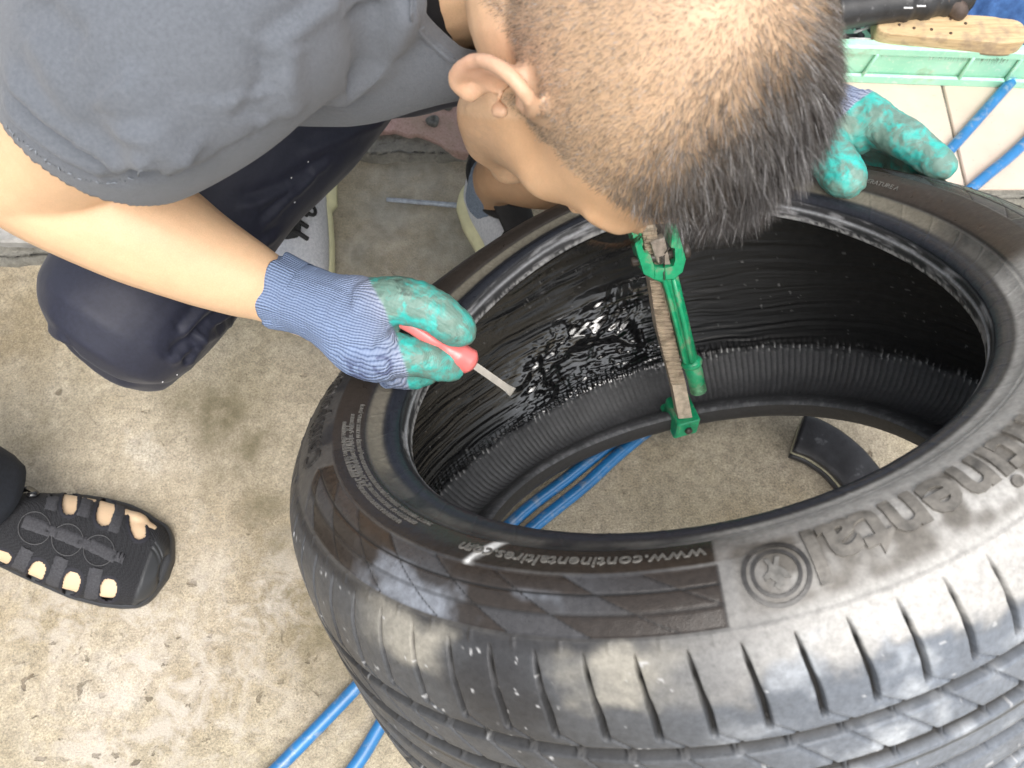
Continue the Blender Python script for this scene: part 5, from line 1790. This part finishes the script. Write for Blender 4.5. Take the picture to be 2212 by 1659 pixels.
m_ = MB(); wall(m_, (CX0, skew(CX0)), (CX1, skew(CX1)), PZ + .001, CH - .012, .006, .003); flip_out(m_).build('wall', M_MINT, TRAY, False)
m_ = MB(); wall(m_, (CX1, skew(CX1) + .001), (CX1, CY + .26), PZ + .001, CH - .012, .006, .003); flip_out(m_).build('wall', M_MINT, TRAY, False)
m_ = MB(); wall(m_, (CX0, CY + .26), (CX0, skew(CX0) + .001), PZ + .001, CH - .012, .006, .003); flip_out(m_).build('wall', M_MINT, TRAY, False)
m_ = MB(); wall(m_, (CX1, CY + .262), (CX0, CY + .262), PZ + .001, CH - .012, .006, .003); flip_out(m_).build('wall', M_MINT, TRAY, False)
m_ = MB(); m_.box(((CX0 + CX1) / 2, CY + .130, PZ + .004), (CX1 - CX0 - .01, .250, .003)); m_.build('base', M_MINT, TRAY, False)
# rolled rim and standing ribs of the front wall
m_ = MB(); xs = np.linspace(CX0 - .004, CX1 + .004, 30)
prof = [(-.0095, CH - .014), (-.0105, CH - .002), (-.006, CH), (.004, CH), (.0045, CH - .012)]
V = np.array([(x, skew(x) + y, z) for x in xs for y, z in prof])
m_.add(V, [tuple(q) for q in grid_faces(30, 5, wrap_v=True)] + [(4, 3, 2, 1, 0), tuple(range(29 * 5, 30 * 5))]); flip_out(m_).build('rim', M_MINT, TRAY, False)
m_ = MB(); V = np.array([(x, skew(x) + y, z) for x in xs for y, z in [(-.0062, PZ + .0005), (-.0068, PZ + .014), (-.0035, PZ + .0165), (-.001, PZ + .001)]])
m_.add(V, [tuple(q) for q in grid_faces(30, 4, wrap_v=True)]); flip_out(m_).build('plinth', M_MINT, TRAY, False)
for u0, u1 in ((1893, 1865), (2098, 2072), (2200, 2172), (1790, 1765)):
    a = W(u0, 112, CH - .016); b = W(u1, 172, PZ + .014)
    m_ = MB(); ya = lambda p, z: (p[0], skew(p[0]) - .0035 - .006 * (z - PZ) / (CH - PZ), z)
    m_.tube(np.array([ya(b, PZ + .014), ya((a + b) / 2, .05), ya(a, CH - .014)]), .0027, 6, True); m_.build('rib', M_MINT, TRAY)
# wooden scrubbing brush lying on the rim
BR = thing('wooden_brush', 'worn wooden scrubbing brush lying on the rim of the green tray', 'brush', tuple(W(2050, 70, .085)))
t = NT('bare_wood'); co = t.coord('Object', (6, 60, 60))
g = t.noise(3, 6, .6, co, 1.2); co2 = t.coord()
c = t.ramp(g, [(.3, (.36, .25, .13)), (.5, (.52, .38, .21)), (.75, (.60, .46, .28))])
c = t.mix(t.ramp(t.noise(30, 4, .6, co2), [(.50, 0), (.64, .65)]), c, (.24, .18, .13))
t.set(c, .65); t.bump(g, .3, .0015); M_WOOD = t.m
zt = .112
q4 = [W(1902, 74, zt), W(1935, 18, zt), W(2195, 38, zt), W(2190, 92, zt)]
bx = nrm(q4[2] - q4[1]); by = np.array([-bx[1], bx[0], 0]); bz = np.array([0, 0, 1.0])
cb = sum(q4) / 4
LB, WB = .205, .046
outl = []
for a in np.linspace(0, 2 * np.pi, 60, endpoint=False):
    c_, s_ = math.cos(a), math.sin(a)
    outl.append((np.sign(c_) * abs(c_) ** .30 * LB / 2, np.sign(s_) * abs(s_) ** .42 * WB / 2))
outl = np.array(outl); V = []
for k_, z in ((.97, -.026), (1.0, -.022), (1.0, -.006), (.985, -.002), (.93, 0)):
    V += [cb + bx * x * (1 - (1 - k_) * .4) + by * y * k_ + bz * z for x, y in outl]
V = np.array(V); V += (fbm(V * 60, 3, 3)[:, None] - .5) * .002
F = [(k_ * 60 + i, k_ * 60 + (i + 1) % 60, (k_ + 1) * 60 + (i + 1) % 60, (k_ + 1) * 60 + i) for k_ in range(4) for i in range(60)] + [tuple(range(240, 300)), tuple(range(59, -1, -1))]
m_ = MB(); m_.add(V, F); blk = flip_out(m_).build('block', M_WOOD, BR)
blk.modifiers.new('b', 'WEIGHTED_NORMAL')
M_NAIL = gloss('nail_rust', (.06, .035, .02), .7, .4, 200)
for x, y in ((-.075, .004), (-.072, -.006), (-.052, -.010), (-.028, -.010), (.0, .012), (-.002, -.014), (.02, .006), (-.03, .014)):
    m_ = MB(); m_.tube(np.array([cb + bx * x + by * y - bz * .002, cb + bx * x + by * y + bz * .0006]), .0022, 8, True); m_.build('nail_head', M_NAIL, blk)
m_ = MB()
for i in range(90):
    for j in range(9):
        p = cb + bx * ((i - 44.5) / 90 * LB * .92) + by * ((j - 4) / 9 * WB * .92) - bz * .024
        d = np.array([rng.normal(0, .0016), rng.normal(-.002 if j < 2 else 0, .002), -.020]); w = np.array([.0006, 0, 0])
        m_.add([p - w, p + w, p + d], [(0, 1, 2)])
tag(m_.build('bristles', gloss('bristle_olive', (.10, .11, .045), .6, .4, 300), BR, False), kind='stuff')
# blue cloth heaped behind it
CL = spline(np.array([W(u, v, .10) for u, v in ((1930, 30), (1990, 6), (2060, -10), (2150, -14), (2230, 10))]), 40)
nu, nv = 70, 34
V = []
a0, a1 = W(1925, 60, .06), W(2235, 100, .06)
for i in range(nu):
    for j in range(nv):
        tt, s = i / (nu - 1), j / (nv - 1)
        p = a0 * (1 - tt) + a1 * tt + np.array([0, 1, 0]) * (s * .115)
        z = .052 + .052 * math.sin(math.pi * min(1, s * 1.02)) ** .8 * (0.75 + .25 * math.sin(tt * 7 + s * 3))
        V.append((p[0], p[1], z))
V = np.array(V); V[:, 2] += (fbm(V * 34, 3, 6) - .5) * .035
t = NT('blue_cloth'); co = t.coord(); t.set(t.ramp(t.noise(90, 4, .6, co), [(.3, (.018, .055, .16)), (.7, (.045, .12, .30))]), .9); t.bump(t.noise(900, 2, .5, co), .3, .001)
cl = mesh('cloth', V, grid_faces(nu, nv), t.m, None, True, loc=tuple(W(2080, 30, .05)))
tag(cl, 'crumpled dark blue rag heaped in the tray behind the brush', 'cloth')
cl.modifiers.new('t', 'SOLIDIFY').thickness = .003
# black ribbed tool body at the back of the tray
T2 = thing('power_tool', 'black cylindrical power tool lying in the tray at the top edge', 'tool', tuple(W(1950, 10, .08)))
P = spline(np.array([W(1800, 25, .125), W(1900, 10, .125), W(2010, -2, .125), W(2080, -14, .120)]), 50)
r_ = .026 + .0014 * np.sign(np.sin(np.linspace(0, 40, 50))) * (np.linspace(0, 1, 50) > .5)
m_ = MB(); m_.tube(P, r_, 24, True); m_.build('housing', gloss('black_housing', (.020, .020, .021), .38, .4, 60, 0, .2, ((.22, .22, .22), 90, .62, .5)), T2)
m_ = MB(); m_.tube(spline(np.array([W(2040, -8, .135), W(2068, 22, .118), W(2066, 30, .112)]), 10), [.012, .012, .0125, .013, .013, .013, .013, .0135, .0135, .013], 14, True); m_.build('nozzle', gloss('nozzle_brown', (.07, .05, .04), .5, .4, 90), T2)
for k_, (u, v) in enumerate(((1962, 17), (1990, 13))):
    m_ = MB(); m_.box(W(u, v, .1505), (.012, .0022, .001)); m_.build('label_line', gloss('print_white', (.65, .65, .65), .6, .1), T2, False)
# bright loose steel in the tray
for lab, a, b, r_ in (('thin bright steel needle lying beside the wooden brush', (1835, 84), (1905, 86), .0022), ('dark steel shaft pointing at the end of the wooden brush', (1858, 42), (1906, 60), .0062), ('short bent steel pick in the tray beside the hair', (1845, 70), (1882, 58), .0020)):
    m_ = MB(); m_.tube(np.array([W(*a, .082), W((a[0] + b[0]) / 2, (a[1] + b[1]) / 2, .086), W(*b, .082)]), r_, 8, True)
    tag(m_.build('steel_tool', gloss('bright_steel', (.55, .55, .55), .25, .4, 120, 0), None, loc=tuple(W(*a, .08))), lab, 'steel tool')
m_ = MB()
for i in range(120):
    c_ = np.array([rng.uniform(.36, .84), rng.uniform(CY + .02, CY + .24), rng.uniform(.03, .062)])
    d = nrm(rng.normal(0, 1, 3) * [1, 1, .25]) * rng.uniform(.008, .03)
    m_.tube(np.array([c_ - d, c_ + d]), rng.uniform(.0012, .005), 6, True)
tag(m_.build('tool_clutter', gloss('dark_tools', (.05, .05, .052), .35, .7, 40), None, False, loc=(.6, CY + .1, .05)), 'dark loose bolts and bits heaped in the bottom of the tray', 'tool bits', kind='stuff')
